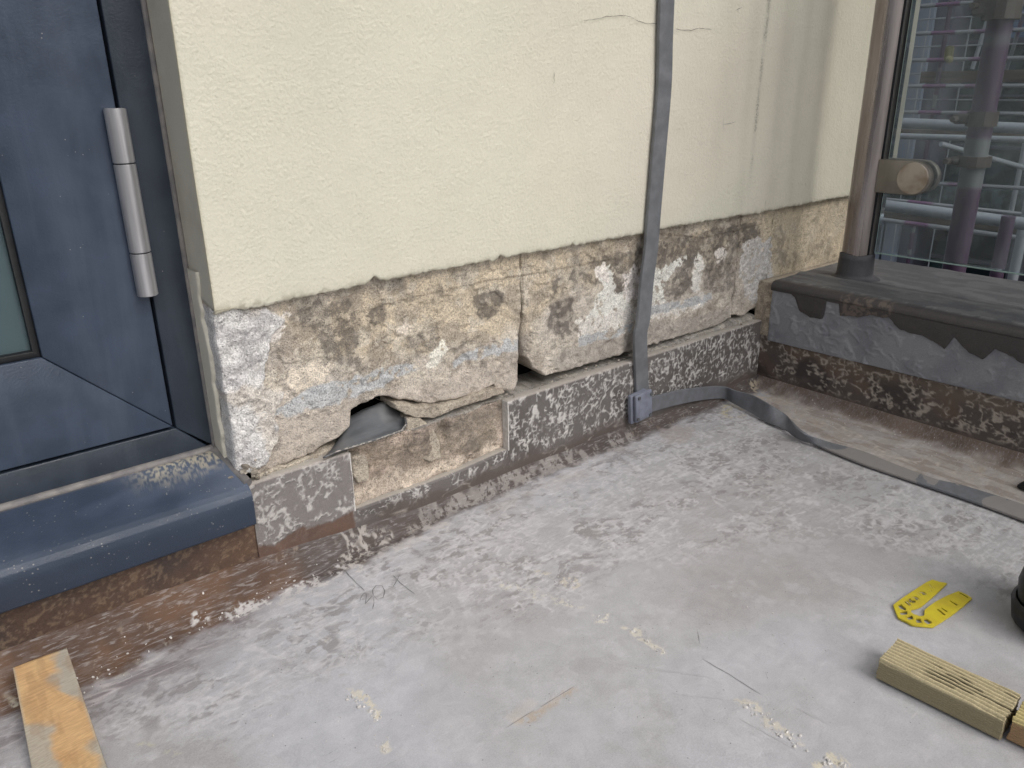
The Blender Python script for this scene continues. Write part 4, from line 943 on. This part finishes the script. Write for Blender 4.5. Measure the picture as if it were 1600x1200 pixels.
# ------------------------------------------------------------------ LOOSE THINGS ON THE FLOOR
def timber(name,f0,f1,top0,bk,label,extra=0,w_=None,rgb=(170,154,104),seed=0,side_rgb=None):
    a0=at('z',.0015,*f0); a1=at('z',.0015,*f1); 
    hs_=np.linspace(.005,.06,500); h=hs_[np.argmin([abs(pj((a0[0],a0[1],q))[1]-top0[1]) for q in hs_])]
    bb=at('z',h,*bk); d=a1-a0; Lg=np.linalg.norm(d)+extra; d/=np.linalg.norm(d); nrm_=np.array([-d[1],d[0],0]); 
    w__=w_ or abs(np.dot(bb-np.array([a0[0],a0[1],h]),nrm_)); 
    if np.dot(bb-a0,nrm_)<0: nrm_=-nrm_
    return a0,d,nrm_,Lg,w__,h
g=NG('treated_softwood',.8,0,.3)
gv=g.map((1,1,1)); ca=g.attr(); n=g.noise(900,3,.6,0,g.map((.06,1,1))); g.color(g.mix(1.,ca,g.ramp(n,.3,.7,.86,1.1),'MULTIPLY')); g.bump(n,.0004); M_wood=g.m
def wood_block(name,a0,d,nrm_,Lg,w__,h,label,group,seed,rgb,rgb2=None,knots=True,ends=.0015):
    root_loc=Vector((a0[0],a0[1],0))
    nl_=320; prof=[]; per=260
    b_=.0018
    ring=[(0,0)]  # section coords (across, up)
    pts=[(b_,0),(0,b_),(0,h-b_),(b_,h),(w__-b_,h),(w__,h-b_),(w__,b_),(w__-b_,0),(b_,0)]
    A_=np.array(pts); dl=np.r_[0,np.cumsum(np.hypot(*np.diff(A_,axis=0).T))]; t=np.linspace(0,dl[-1],per); su=np.interp(t,dl,A_[:,0]); sv=np.interp(t,dl,A_[:,1])
    lx=np.linspace(0,Lg,nl_)
    LX,SU=np.meshgrid(lx,su,indexing='ij'); _,SV=np.meshgrid(lx,sv,indexing='ij')
    # growth-ring ridges on the weathered faces
    q=SU*1.0+SV*.15+(fbm(LX,SU*0+seed,7,3,seed+500)-.5)*.014+(fbm(LX*.4,SU,40,2,seed+501)-.5)*.004
    rid=.5+.5*np.sin(q*2*math.pi/.0042)+.3*(fbm(LX*.15,q,600,2,seed+502)-.5)
    ontop=ss(h-.004,h-.001,SV); 
    sideq=.5+.5*np.sin((SV+.1*SU+(fbm(LX,SV*0,5,2,seed+503)-.5)*.003)*2*math.pi/.0021)
    dz=(rid-.5)*.0016*ontop; din=(sideq-.5)*.0004*(1-ontop)*(SV>.003)
    SVd=SV+dz-(fbm(LX,SU,120,3,seed+507)-.5)*.001*ontop; SUd=SU+np.where(SU<w__/2,din,-din)
    LXd=LX+np.where(np.arange(nl_)[:,None]==nl_-1,(fbm(SU,SV,300,3,seed+504)-.5)*ends*2,0)+np.where(np.arange(nl_)[:,None]==0,(fbm(SU,SV,300,3,seed+505)-.5)*ends,0)
    P=a0[None,None]+LXd[...,None]*d+SUd[...,None]*nrm_; P[...,2]=.0012+SVd
    C=np.broadcast_to(c(*rgb),P.shape).copy(); C=mixc(C,c(*(np.array(rgb)*1.15)),ss(.5,.9,rid)*.7*ontop); C=mixc(C,c(*(np.array(rgb)*.72)),ss(.35,.05,rid)*.6*ontop)
    C=mixc(C,c(*(rgb2 or np.array(rgb)*.86)),(1-ontop)*.8); C=mixc(C,c(*(np.array(rgb)*.7)),(1-ontop)*ss(.4,0,sideq)*.35)
    if knots:
        dk=ss(.46,.52,fbm(LX*.45,q*2.2,85,3,seed+506))*ontop*ss(.25*Lg,.45*Lg,LX)*ss(.1*w__,.3*w__,SU)*ss(.98*w__,.75*w__,SU)*ss(.85,.45,rid)
        C=mixc(C,c(46,40,26),dk*.95); P[...,2]-=dk*.0012
    o_=gridmesh(name,P,C,M_wood,None,smooth=True)
    # end grain caps
    bm=bmesh.new(); bm.from_mesh(o_.data)
    bm.verts.ensure_lookup_table()
    cl0=bm.loops.layers.color.get('Col')
    for s_ in (0,nl_-1):
        try: bm.faces.new([bm.verts[s_*per+k] for k in range(per-1)])
        except Exception: pass
    bmesh.ops.recalc_face_normals(bm,faces=bm.faces); bm.to_mesh(o_.data); bm.free()
    # put the origin at the thing's base
    o_.data.transform(Matrix.Translation(-root_loc)); o_.location=root_loc
    tag(o_,label,'timber offcut',group); return o_
a0,d,nn_,Lg,ww,h=timber('timber_offcut',(1368,1061),(1561,1158),(1376,1032),(1401,997),'')
print('timber',Lg,ww,h)
wood_block('timber_offcut',a0,d,nn_,Lg,ww,h,'pale ridged greenish-yellow timber offcut with dark flecks, below the yellow shim','timber offcuts on the floor',0,(180,168,136),(148,137,110))
b0=at('z',.0015,1573,1157); d2=d.copy()
wood_block('timber_offcut',b0,d2,nn_,.12,ww,h,'timber offcut with reddish side, cut off by the right edge of the photo','timber offcuts on the floor',7,(182,168,120),(158,122,96),False,.003)

# orange-stained board, one end propped on the coved foot
bA=at('z',.030,20,1043); bB=at('z',.030,104,1012); bC=at('z',.004,172,1215); bD=at('z',.004,52,1215)
nu,nv=120,50; P=np.zeros((nu,nv,3))
for i in range(nu):
    t=i/(nu-1)*1.5
    for j in range(nv):
        s_=j/(nv-1); P[i,j]=(bA*(1-s_)+bB*s_)*(1-t)+(bD*(1-s_)+bC*s_)*t
P[...,2]=np.maximum(P[...,2],.0035)
U=np.linspace(0,.2*1.5,nu)[:,None]*np.ones((1,nv)); Vv=np.linspace(0,.05,nv)[None]*np.ones((nu,1))
fac=lambda px: [(lambda p:p)(q) for q in px]
C=np.broadcast_to(c(198,162,118),P.shape).copy()
C=mixc(C,c(176,136,94),ss(.3,.8,fbm(U,Vv,22,4,520))*.7)
C=mixc(C,c(200,168,124),ss(.45,.75,fbm(U*.6,Vv*1.5,30,4,521))*.6)
grey=ss(-.006,.006,Vv-.040+(fbm(U,Vv,45,4,522)-.5)*.03+.012*np.exp(-((U-.05)/.025)**2)-.016*np.exp(-((U-.12)/.04)**2))
C=mixc(C,c(160,156,146),grey*.9)
gl=ss(-.004,.004,.020-Vv+(fbm(U,Vv,50,4,523)-.5)*.014)*ss(.105,.118,U+(fbm(U,Vv,50,3,524)-.5)*.02); C=mixc(C,c(164,158,146),gl*.9)
edge_=np.minimum(Vv,.05-Vv); C=mixc(C,c(168,160,146),ss(.003,.0,edge_)*.7)
C=mixc(C,c(140,108,76),ss(.5,.7,fbm(U*.25,Vv,160,3,525))*.3)
P[...,2]+=(fbm(U,Vv,30,3,526)-.5)*.0008
bd=gridmesh('board',P,C,M_wood,None)
md=bd.modifiers.new('t','SOLIDIFY'); md.thickness=.0045; md.offset=-1 
tag(bd,'thin orange-brown board with grey coating flaking off, bottom left corner','board')

# yellow horseshoe shim
def pt5(x,y): return (1380+x*.1,890+y*.1)
outer=[(160,545),(200,650),(240,740),(300,775),(370,800),(420,835),(470,855),(600,868),(780,880),(880,820),(1080,690),(1250,560),(1390,440),(1290,375),(1180,330),(1000,400),(830,490),(715,570),(650,622),(652,660),(640,715),(570,722),(480,690),(435,655),(440,608),(520,590),(600,560),(700,475),(830,365),(915,285),(1000,205),(880,185),(770,150),(680,190),(480,320),(300,440)]
holes=[[(235,550),(290,545),(350,600),(345,622),(265,600)],[(262,650),(370,650),(365,690),(285,695)],[(375,725),(450,720),(465,765),(395,770)],[(515,760),(580,765),(600,820),(530,815)],[(645,765),(690,770),(760,815),(700,838),(655,810)],
       [(330,500),(360,500),(430,545),(400,548)],[(400,455),(430,450),(440,500),(415,500)],[(440,480),(500,485),(500,505),(455,510)],[(480,420),(520,415),(545,455),(520,465)],[(590,350),(640,345),(665,380),(630,385)],
       [(1040,490),(1060,485),(1160,540),(1140,548)],[(1195,365),(1215,362),(1325,420),(1305,428)],[(905,600),(925,598),(1000,640),(985,650)],[(840,620),(870,618),(970,690),(935,692)]]
cu=bpy.data.curves.new('shim','CURVE'); cu.dimensions='2D'; cu.fill_mode='BOTH'; cu.extrude=.0009; cu.bevel_depth=.0001
hol2=[]
for h_ in holes:
    mx_=sum(p[0] for p in h_)/len(h_); my_=sum(p[1] for p in h_)/len(h_); hol2.append([(mx_+(p[0]-mx_)*1.25,my_+(p[1]-my_)*1.35) for p in h_])
for pl in [outer]+hol2:
    sp_=cu.splines.new('POLY'); q=floorxy([pt5(*p) for p in pl],.0035); sp_.points.add(len(q)-1); sp_.use_cyclic_u=True
    for k,p in enumerate(q): sp_.points[k].co=(p[0],p[1],0,1)
tmp=bpy.data.objects.new('tmp',cu); me=bpy.data.meshes.new_from_object(tmp); bpy.data.objects.remove(tmp)
g=NG('yellow_plastic',.45,0,.4); n=g.noise(60,4); g.color(g.mix(g.ramp(n,.3,.75),c(206,190,52),c(190,170,56))); M_yel=g.m
shc=Vector((at('z',0,1455,940)[0],at('z',0,1455,940)[1],.0022)); me.transform(Matrix.Translation((-shc.x,-shc.y,0)))
shim=empty('plastic_shim',shc,'flat yellow horseshoe-shaped plastic shim lying on the grey floor','shim')
bd_=bpy.data.objects.new('shim_body',me); me.materials.append(M_yel); col.objects.link(bd_); bd_.parent=shim
g=NG('pale_cut_mark',.7); g.color(c(196,190,160)); M_ycut=g.m
g=NG('yellow_relief',.5); g.color(c(140,124,30)); M_yr=g.m
let=[[(545,345),(600,392)],[(575,330),(640,340),(695,372)],[(470,405),(540,420),(575,455)],[(405,430),(450,470),(515,500)],[(350,480),(380,475),(445,545)],[(730,205),(775,262)],[(790,240),(820,280)],[(690,295),(705,300)],[(755,300),(765,330)],[(715,325),(735,322)],
     [(1195,355),(1330,425)],[(1065,480),(1180,540)],[(915,590),(1020,645)],[(850,620),(970,690)],[(650,700),(640,640)],[(655,650),(625,645)],[(470,720),(450,705)],[(540,752),(590,770),(625,835)],[(240,548),(300,555),(355,605)]]
for k,s_ in enumerate(let):
    if k<10:
        o_=ribbon('moulded_mark',floorxy([pt5(p[0]-14,p[1]+12) for p in s_],.0046),.0010,'z',.00365,M_ycut,None,90+k,.05); o_.parent=shim; o_.location=-shc
    o_=ribbon('moulded_mark',floorxy([pt5(*p) for p in s_],.0046),.0009,'z',.0036,M_yr,None,60+k,.05); o_.parent=shim; o_.location=-shc

# pencil writing on the floor
def fl(pts): return floorxy([(400+x*.375,750+y*.375) for x,y in pts],.001)
pm=empty('pencil_note',(at('z',0,590,925)[0],at('z',0,590,925)[1],0),'faint pencil figures and a tick scribbled on the grey floor below the cut-away upstand','marking')
for k,s_ in enumerate([[(370,372),(395,405),(420,430),(452,458)],[(432,505),(440,480),(452,468),(462,470),(455,515),(470,495),(485,480)],[(490,480),(485,455),(500,437),(525,438),(537,460),(530,488),(505,495),(490,480),(492,510),(485,535)],[(552,440),(570,445),(582,425),(600,388)],[(568,392),(600,425),(665,478)]]):
    ribbon('stroke',fl(s_),.0009 if k else .0013,'z',onfloor,M_pencil,pm,80+k,.15,.004)
def fl2(pts): return pts
g=NG('scratch_pale',.8); g.color(c(192,190,192)); M_scr=g.m
scr=[[(700,712),(760,720),(800,745)],[(1060,900),(1080,910)],[(985,1082),(990,1105)],[(1075,1110),(1088,1128)],[(1092,1100),(1104,1118)],[(1150,1120),(1250,1175)],[(980,1040),(1120,1060)],[(1240,1105),(1300,1135)],[(1200,1170),(1215,1192)],[(1060,1085),(1200,1100)],[(1160,760),(1250,800)]]
dk=[[(973,702),(1015,727)],[(1090,985),(1093,1005)],[(1098,1030),(1140,1055),(1188,1085)],[(1175,1020),(1190,1032)],[(1196,1050),(1200,1062)],[(790,1138),(835,1110)],[(845,1105),(898,1072)]]
fs=empty('floor_scratches',(-.5,-.4,0),'fine pale and dark scratches scored across the grey floor coating','scratches')
for k,s_ in enumerate(scr): ribbon('scratch',floorxy(s_),.0004,'z',onfloor,M_scr,fs,100+k,.3,.006)
for k,s_ in enumerate(dk): ribbon('scratch',floorxy(s_),.0005,'z',onfloor,M_pencil,fs,130+k,.3,.006)

# crumbs on the floor along the dusty patches
bm=bmesh.new(); rnd=random.Random(21)
def scatter(px0,px1,n,sp,r0,r1):
    for i in range(n):
        t=rnd.random(); q=(px0[0]+(px1[0]-px0[0])*t+rnd.gauss(0,sp),px0[1]+(px1[1]-px0[1])*t+rnd.gauss(0,sp*.6)); p=at('z',0.001,*q)
        if p[1]>-.004 or p[0]>-.004: continue
        hz=float(floor_height(np.array([p[0]]),np.array([p[1]]))[0]); grit(bm,(p[0],p[1],hz+.0004),rnd.uniform(r0,r1))
scatter((545,1085),(595,1125),28,5,.0004,.0016); scatter((590,1155),(606,1175),10,4,.0004,.0014); scatter((975,982),(1038,1022),16,5,.0004,.0014); scatter((1165,1100),(1260,1170),34,7,.0004,.0015)
scatter((785,908),(915,948),30,5,.0003,.001); scatter((845,895),(900,915),16,4,.0003,.001); scatter((1280,1185),(1320,1195),12,5,.0005,.002); scatter((935,965),(945,968),5,3,.0005,.0014)
scatter((420,870),(1150,600),110,9,.0003,.0013); scatter((1220,625),(1600,745),60,9,.0003,.0012); scatter((100,1080),(520,880),70,14,.0003,.0012); scatter((545,845),(548,848),4,4,.001,.002); scatter((300,1150),(1500,900),50,90,.0003,.0008)
tag(bmobj('floor_grit',bm,M_plas,None),'scattered cream mortar dust and crumbs on the grey floor','grit',kind='stuff')
# white flake
bm=bmesh.new(); q=floorxy([(533,852),(537,842),(552,838),(562,842),(556,850),(544,855)],.003)
lo=[bm.verts.new((p[0],p[1],.0025)) for p in q]; hi=[bm.verts.new((p[0],p[1],.0055+.001*(i%2))) for i,p in enumerate(q)]
bm.faces.new(hi); 
for i in range(len(q)): bm.faces.new([lo[i],lo[(i+1)%len(q)],hi[(i+1)%len(q)],hi[i]])
tag(bmobj('plaster_flake',bm,M_plas,None),'small white flake of plaster on the floor below the cut-away upstand','plaster flake')

# ------------------------------------------------------------------ black boot at the right edge
bt=at('z',0,1592,1000)
boot=empty('work_boot',(bt[0]+.06,bt[1]+.02,0),'black rounded work boot, only its edge showing at the right side','boot')
def loft(name,secs,mat,parent,n=28):
    rows=[]
    for (cx_,cy_,cz_,rx,ry) in secs:
        rows.append([(cx_+rx*math.copysign(abs(math.cos(t))**.8,math.cos(t)),cy_+ry*math.copysign(abs(math.sin(t))**.8,math.sin(t)),cz_) for t in np.linspace(0,2*math.pi,n)])
    return gridmesh(name,np.array(rows),None,mat,parent)
p1=at('z',.035,1577,945); p2=at('z',0,1600,1008)
dirx=np.array([math.cos(R(-52)),math.sin(R(-52))])
ctr=np.array([p1[0]+.071*math.cos(R(-35)),p1[1]+.071*math.sin(R(-35))])
loft('sole',[(ctr[0],ctr[1],.0005,.0,.0),(ctr[0],ctr[1],.0005,.042,.046),(ctr[0],ctr[1],.006,.048,.05),(ctr[0],ctr[1],.022,.051,.053),(ctr[0],ctr[1],.026,.047,.05)],M_black,boot)
loft('upper',[(ctr[0]+.002,ctr[1],.024,.047,.049),(ctr[0]+.002,ctr[1],.04,.05,.051),(ctr[0]+.003,ctr[1],.055,.046,.049),(ctr[0]+.006,ctr[1],.062,.043,.046),(ctr[0]+.008,ctr[1],.066,.046,.05),(ctr[0]+.012,ctr[1],.085,.04,.045),(ctr[0]+.016,ctr[1],.10,.028,.036),(ctr[0]+.018,ctr[1],.105,0,0)],M_black,boot)
# end of a black strap lying by the tape
q=floorxy([(1590,757),(1604,749),(1640,752),(1640,764),(1604,763)],.006)
bm=bmesh.new(); lo=[bm.verts.new((p[0],p[1],.002)) for p in q]; hi=[bm.verts.new((p[0],p[1],.006)) for p in q]; bm.faces.new(hi)
for i in range(len(q)): bm.faces.new([lo[i],lo[(i+1)%len(q)],hi[(i+1)%len(q)],hi[i]])
tag(bmobj('strap_end',bm,M_black,None),'pointed end of a black strap at the right edge above the tape','strap')

# ------------------------------------------------------------------ BEYOND THE GLASS: scaffold, building, street
g=NG('street_asphalt',.9); n=g.noise(2,5); g.color(g.mix(n,(.04,.04,.042),(.07,.07,.072))); M_str=g.m
bm=bmesh.new(); box_bm(bm,.45,90,-60,60,-9.2,-9); tag(bmobj('street_ground',bm,M_str),kind='structure')
def paintband(name,w0,w1,f0,f1,colz,axis_):
    g=NG(name,.45,.1); s_=g.n.new('ShaderNodeSeparateXYZ'); g.L(g.tc,s_.inputs[0]); o_=s_.outputs[axis_]
    n=g.noise(3.2 if axis_==1 else 5,1,.4,0,g.map((0,1,0) if axis_==1 else (0,0,1))); m_=g.ramp(n,f0,f1)
    n2=g.noise(60,4); g.color(g.mix(g.ramp(n2,.5,.8,0,.4),g.mix(m_,w0,w1),(.12,.11,.1))); return g.m
M_sv=paintband('galvanised_and_purple_upright',c(118,122,124),c(80,62,84),.42,.46,0,2)
M_sh=paintband('galvanised_and_purple_rail',c(158,160,164),c(132,92,128),.50,.54,0,1)
M_sh2=paintband('galvanised_tube',c(160,166,172),c(150,128,156),.60,.66,0,1)
scf=empty('scaffold',tuple(far(1530,210,2.05)*np.array([1,1,0])+np.array([0,0,-9])),'galvanised and purple scaffold with uprights, ledgers and a timber toe board, seen through the glass','scaffold')
sp=far(1530,210,2.05)
tube('upright',(sp[0],sp[1],-9),(sp[0],sp[1],4),.0242,M_sv,scf,32)
g=NG('coupler_steel',.55,.4); n=g.noise(40,4); g.color(g.mix(n,c(64,58,56),c(112,104,98))); M_cp=g.m
def coupler(px,py,r=.034,hh=.05,mat=None):
    d=ray(px,py); t=((sp[0]-CAM[0])*d[0]+(sp[1]-CAM[1])*d[1])/(d[0]**2+d[1]**2); z=CAM[2]+d[2]*t
    bm=bmesh.new(); tube_bm(bm,(sp[0],sp[1],z-hh/2),(sp[0],sp[1],z+hh/2),r,12); box_bm(bm,sp[0]-.03,sp[0]+.01,sp[1]+.018,sp[1]+.05,z-hh*.35,z+hh*.35,.006); tube_bm(bm,(sp[0]-.05,sp[1]+.04,z),(sp[0]+.02,sp[1]+.04,z),.006,10)
    bmobj('coupler',bm,mat or M_cp,scf,smooth=False)
coupler(1570,8,.036,.055); coupler(1534,186,.031,.03); coupler(1523,252,.034,.022)
def rail(pa,pb,X,r,mat,ext=2.,name='ledger'):
    A=at('x',X,*pa); B=at('x',X,*pb); z0=A[2]; z1=B[2]
    k=(z1-z0)/(B[1]-A[1]); k*=.6; mid=(z0+z1)/2; ym=(A[1]+B[1])/2
    ya=A[1]+.5; yb=B[1]-ext
    return tube(name,(X,ya,mid+k*(ya-ym)),(X,yb,mid+k*(yb-ym)),r,mat,scf,16)
x5=at('y',-1.0,1500,194)[0]
XM=far(1500,194,4.4)[0]; XF=far(1500,52,7.6)[0]
rail((1405,191),(1600,202),XM,.0242,M_sh2); rail((1375,318),(1600,352),XM-.6,.0242,M_sh2)
rail((1405,213),(1600,218),XM+.6,.016,M_sh2)
rail((1378,310),(1600,336),XM+.2,.010,M_sh); rail((1370,341),(1600,374),XM+.2,.012,M_sh)
for pa,pb in (((1440,9),(1600,-1)),((1432,52),(1600,47)),((1425,94),(1600,91)),((1418,135),(1600,134)),((1411,175),(1600,178)),((1440,-34),(1600,-46)),((1388,285),(1600,292))):
    rail(pa,pb,XF,.0155,M_sh,3,'guard_rail')
def upr(pa,pb,dist,r,mat,nm='upright'):
    m_=far((pa[0]+pb[0])/2,(pa[1]+pb[1])/2,dist); tube(nm,(m_[0],m_[1],-9),(m_[0],m_[1],5),r,mat,scf,16)
upr((1487,10),(1443,245),7.7,.017,M_sv); tube('brace',far(1549,12,8.),far(1519,108,8.),.017,M_sh2,scf,12); upr((1597,230),(1590,300),8.,.02,M_sh2)
q_=far(1576,338,3.6); tube('upright',(q_[0],q_[1],-9),tuple(q_),.0242,M_sv,scf,16); upr((1600,345),(1587,420),4.4,.022,M_sh2)
g=NG('old_timber_board',.85); n=g.noise(14,5,.6,0,g.map((1,.1,3))); g.color(g.mix(g.ramp(n,.3,.7),c(118,106,92),c(84,76,70))); M_tb=g.m
A=at('x',XF+.1,1441,112);B=at('x',XF+.1,1600,112);Cc=at('x',XF+.1,1441,130)
box('toe_board',XF+.08,XF+.12,B[1]-3,A[1],Cc[2],A[2],M_tb,scf,.003)
A=at('x',XM+.3,1378,326);Cc=at('x',XM+.3,1378,340); box('toe_board',XM+.28,XM+.34,A[1]-4,A[1]+.6,Cc[2],A[2],M_tb,scf,.003)
A=at('x',XM+.7,1400,201);Cc=at('x',XM+.7,1400,212); box('toe_board',XM+.68,XM+.72,A[1]-4,A[1]+.5,Cc[2],A[2],M_tb,scf,.003)
# yellow tag hanging on the scaffold
tg=far(1483,82,7.5); bm=bmesh.new(); box_bm(bm,tg[0]-.01,tg[0]+.01,tg[1]-.03,tg[1]+.03,tg[2]-.06,tg[2]+.05,.02); bmesh.ops.create_uvsphere(bm,u_segments=10,v_segments=6,radius=.03,matrix=Matrix.Translation((tg[0],tg[1]-.01,tg[2]-.05)))
g=NG('yellow_rag',.7); g.color(c(140,134,90)); tag(bmobj('yellow_rag',bm,g.m),'small yellow rag tied on a far scaffold rail','rag')

# opposite building
XB=XF+2.6
bld=empty('office_building',(XB,-3,-9),'dark glazed building behind the scaffold with pale blue-grey columns','building')
g=NG('dark_window_glass',.15,0,.6); n=g.noise(.9,4,.6,1.5); n2=g.noise(5,4); g.color(g.mix(g.ramp(n,.4,.6),c(44,54,60),c(84,102,104))); g.rough(g.ramp(n2,.3,.7,.1,.35)); M_wg=g.m
g=NG('pale_column',.6); n=g.noise(2,4); g.color(g.mix(n,c(126,136,152),c(156,164,178))); M_col=g.m
g=NG('dark_column',.6); n=g.noise(2,4); g.color(g.mix(n,c(88,90,104),c(108,108,120))); M_col2=g.m
g=NG('mottled_stone_band',.8); n=g.noise(9,5,.7); g.color(g.mix(g.ramp(n,.4,.62),c(50,62,62),c(96,112,112))); M_sb=g.m
box('glazing',XB,XB+.2,-26,12,-9,14,M_wg,bld,0)
def vcol(pxa,pxb,py,X,mat,nm,dx=.4):
    A=at('x',X,pxa,py);B=at('x',X,pxb,py); box(nm,X,X+dx,B[1],A[1],-9,14,mat,bld,.01)
vcol(1418,1447,100,XB-.5,M_col,'column'); vcol(1449,1478,100,XB-.45,M_col2,'column'); 
A=at('x',XB-.5,1447,0)
box('column',XB-.5,XB-.1,A[1]+.05,A[1]+3,-9,14,M_col,bld,.01)
for k in range(6):
    yy_=B[1]; 
for k,px in enumerate((1640,1740)): vcol(px,px+26,100,XB-.3,M_col2,'column')
A=at('x',XB-.7,1500,293);Cc=at('x',XB-.7,1500,328); box('stone_band',XB-.7,XB-.2,-26,12,Cc[2],A[2],M_sb,bld,.01)
for px_a,px_b in ((62,70),(226,232),(-20,-12),(148,152),(405,412)):
    A=at('x',XB-.06,1520,px_a);Cc=at('x',XB-.06,1520,px_b); box('transom',XB-.06,XB+.02,-26,12,Cc[2],A[2],M_col2,bld,.005)
g=NG('pale_blue_pane',.2); n=g.noise(3,3,.5,0,g.map((1,.3,3))); g.color(g.mix(g.ramp(n,.4,.6),c(86,104,130),c(130,150,180))); M_bp=g.m
A=at('x',XB-.03,1578,-20);B=at('x',XB-.03,1640,66); box('blue_panel',XB-.035,XB-.005,B[1],A[1],B[2],A[2],M_bp,bld,0)  # plain pale blue panel set against the glazing

# more of the far scaffold: mesh guard, braces and stacked boards
for k,px in enumerate((1462,1530,1556,1582)):
    q0=far(px,-40,8.3+.2*k); tube('mesh_upright',(q0[0],q0[1],-2.2),(q0[0],q0[1],4),.006,M_sh2,scf,8)
for pa,pb in (((1440,30),(1600,22)),((1428,73),(1600,69)),((1420,115),(1600,114)),((1414,155),(1600,157))):
    rail(pa,pb,XF+.25,.006,M_sh2,3,'mesh_wire')
for pa,pb,dd in (((1470,225),(1600,262),6.5),((1600,20),(1560,150),9.)):
    tube('brace',far(*pa,dd),far(*pb,dd+.6),.018,M_sh2,scf,12)
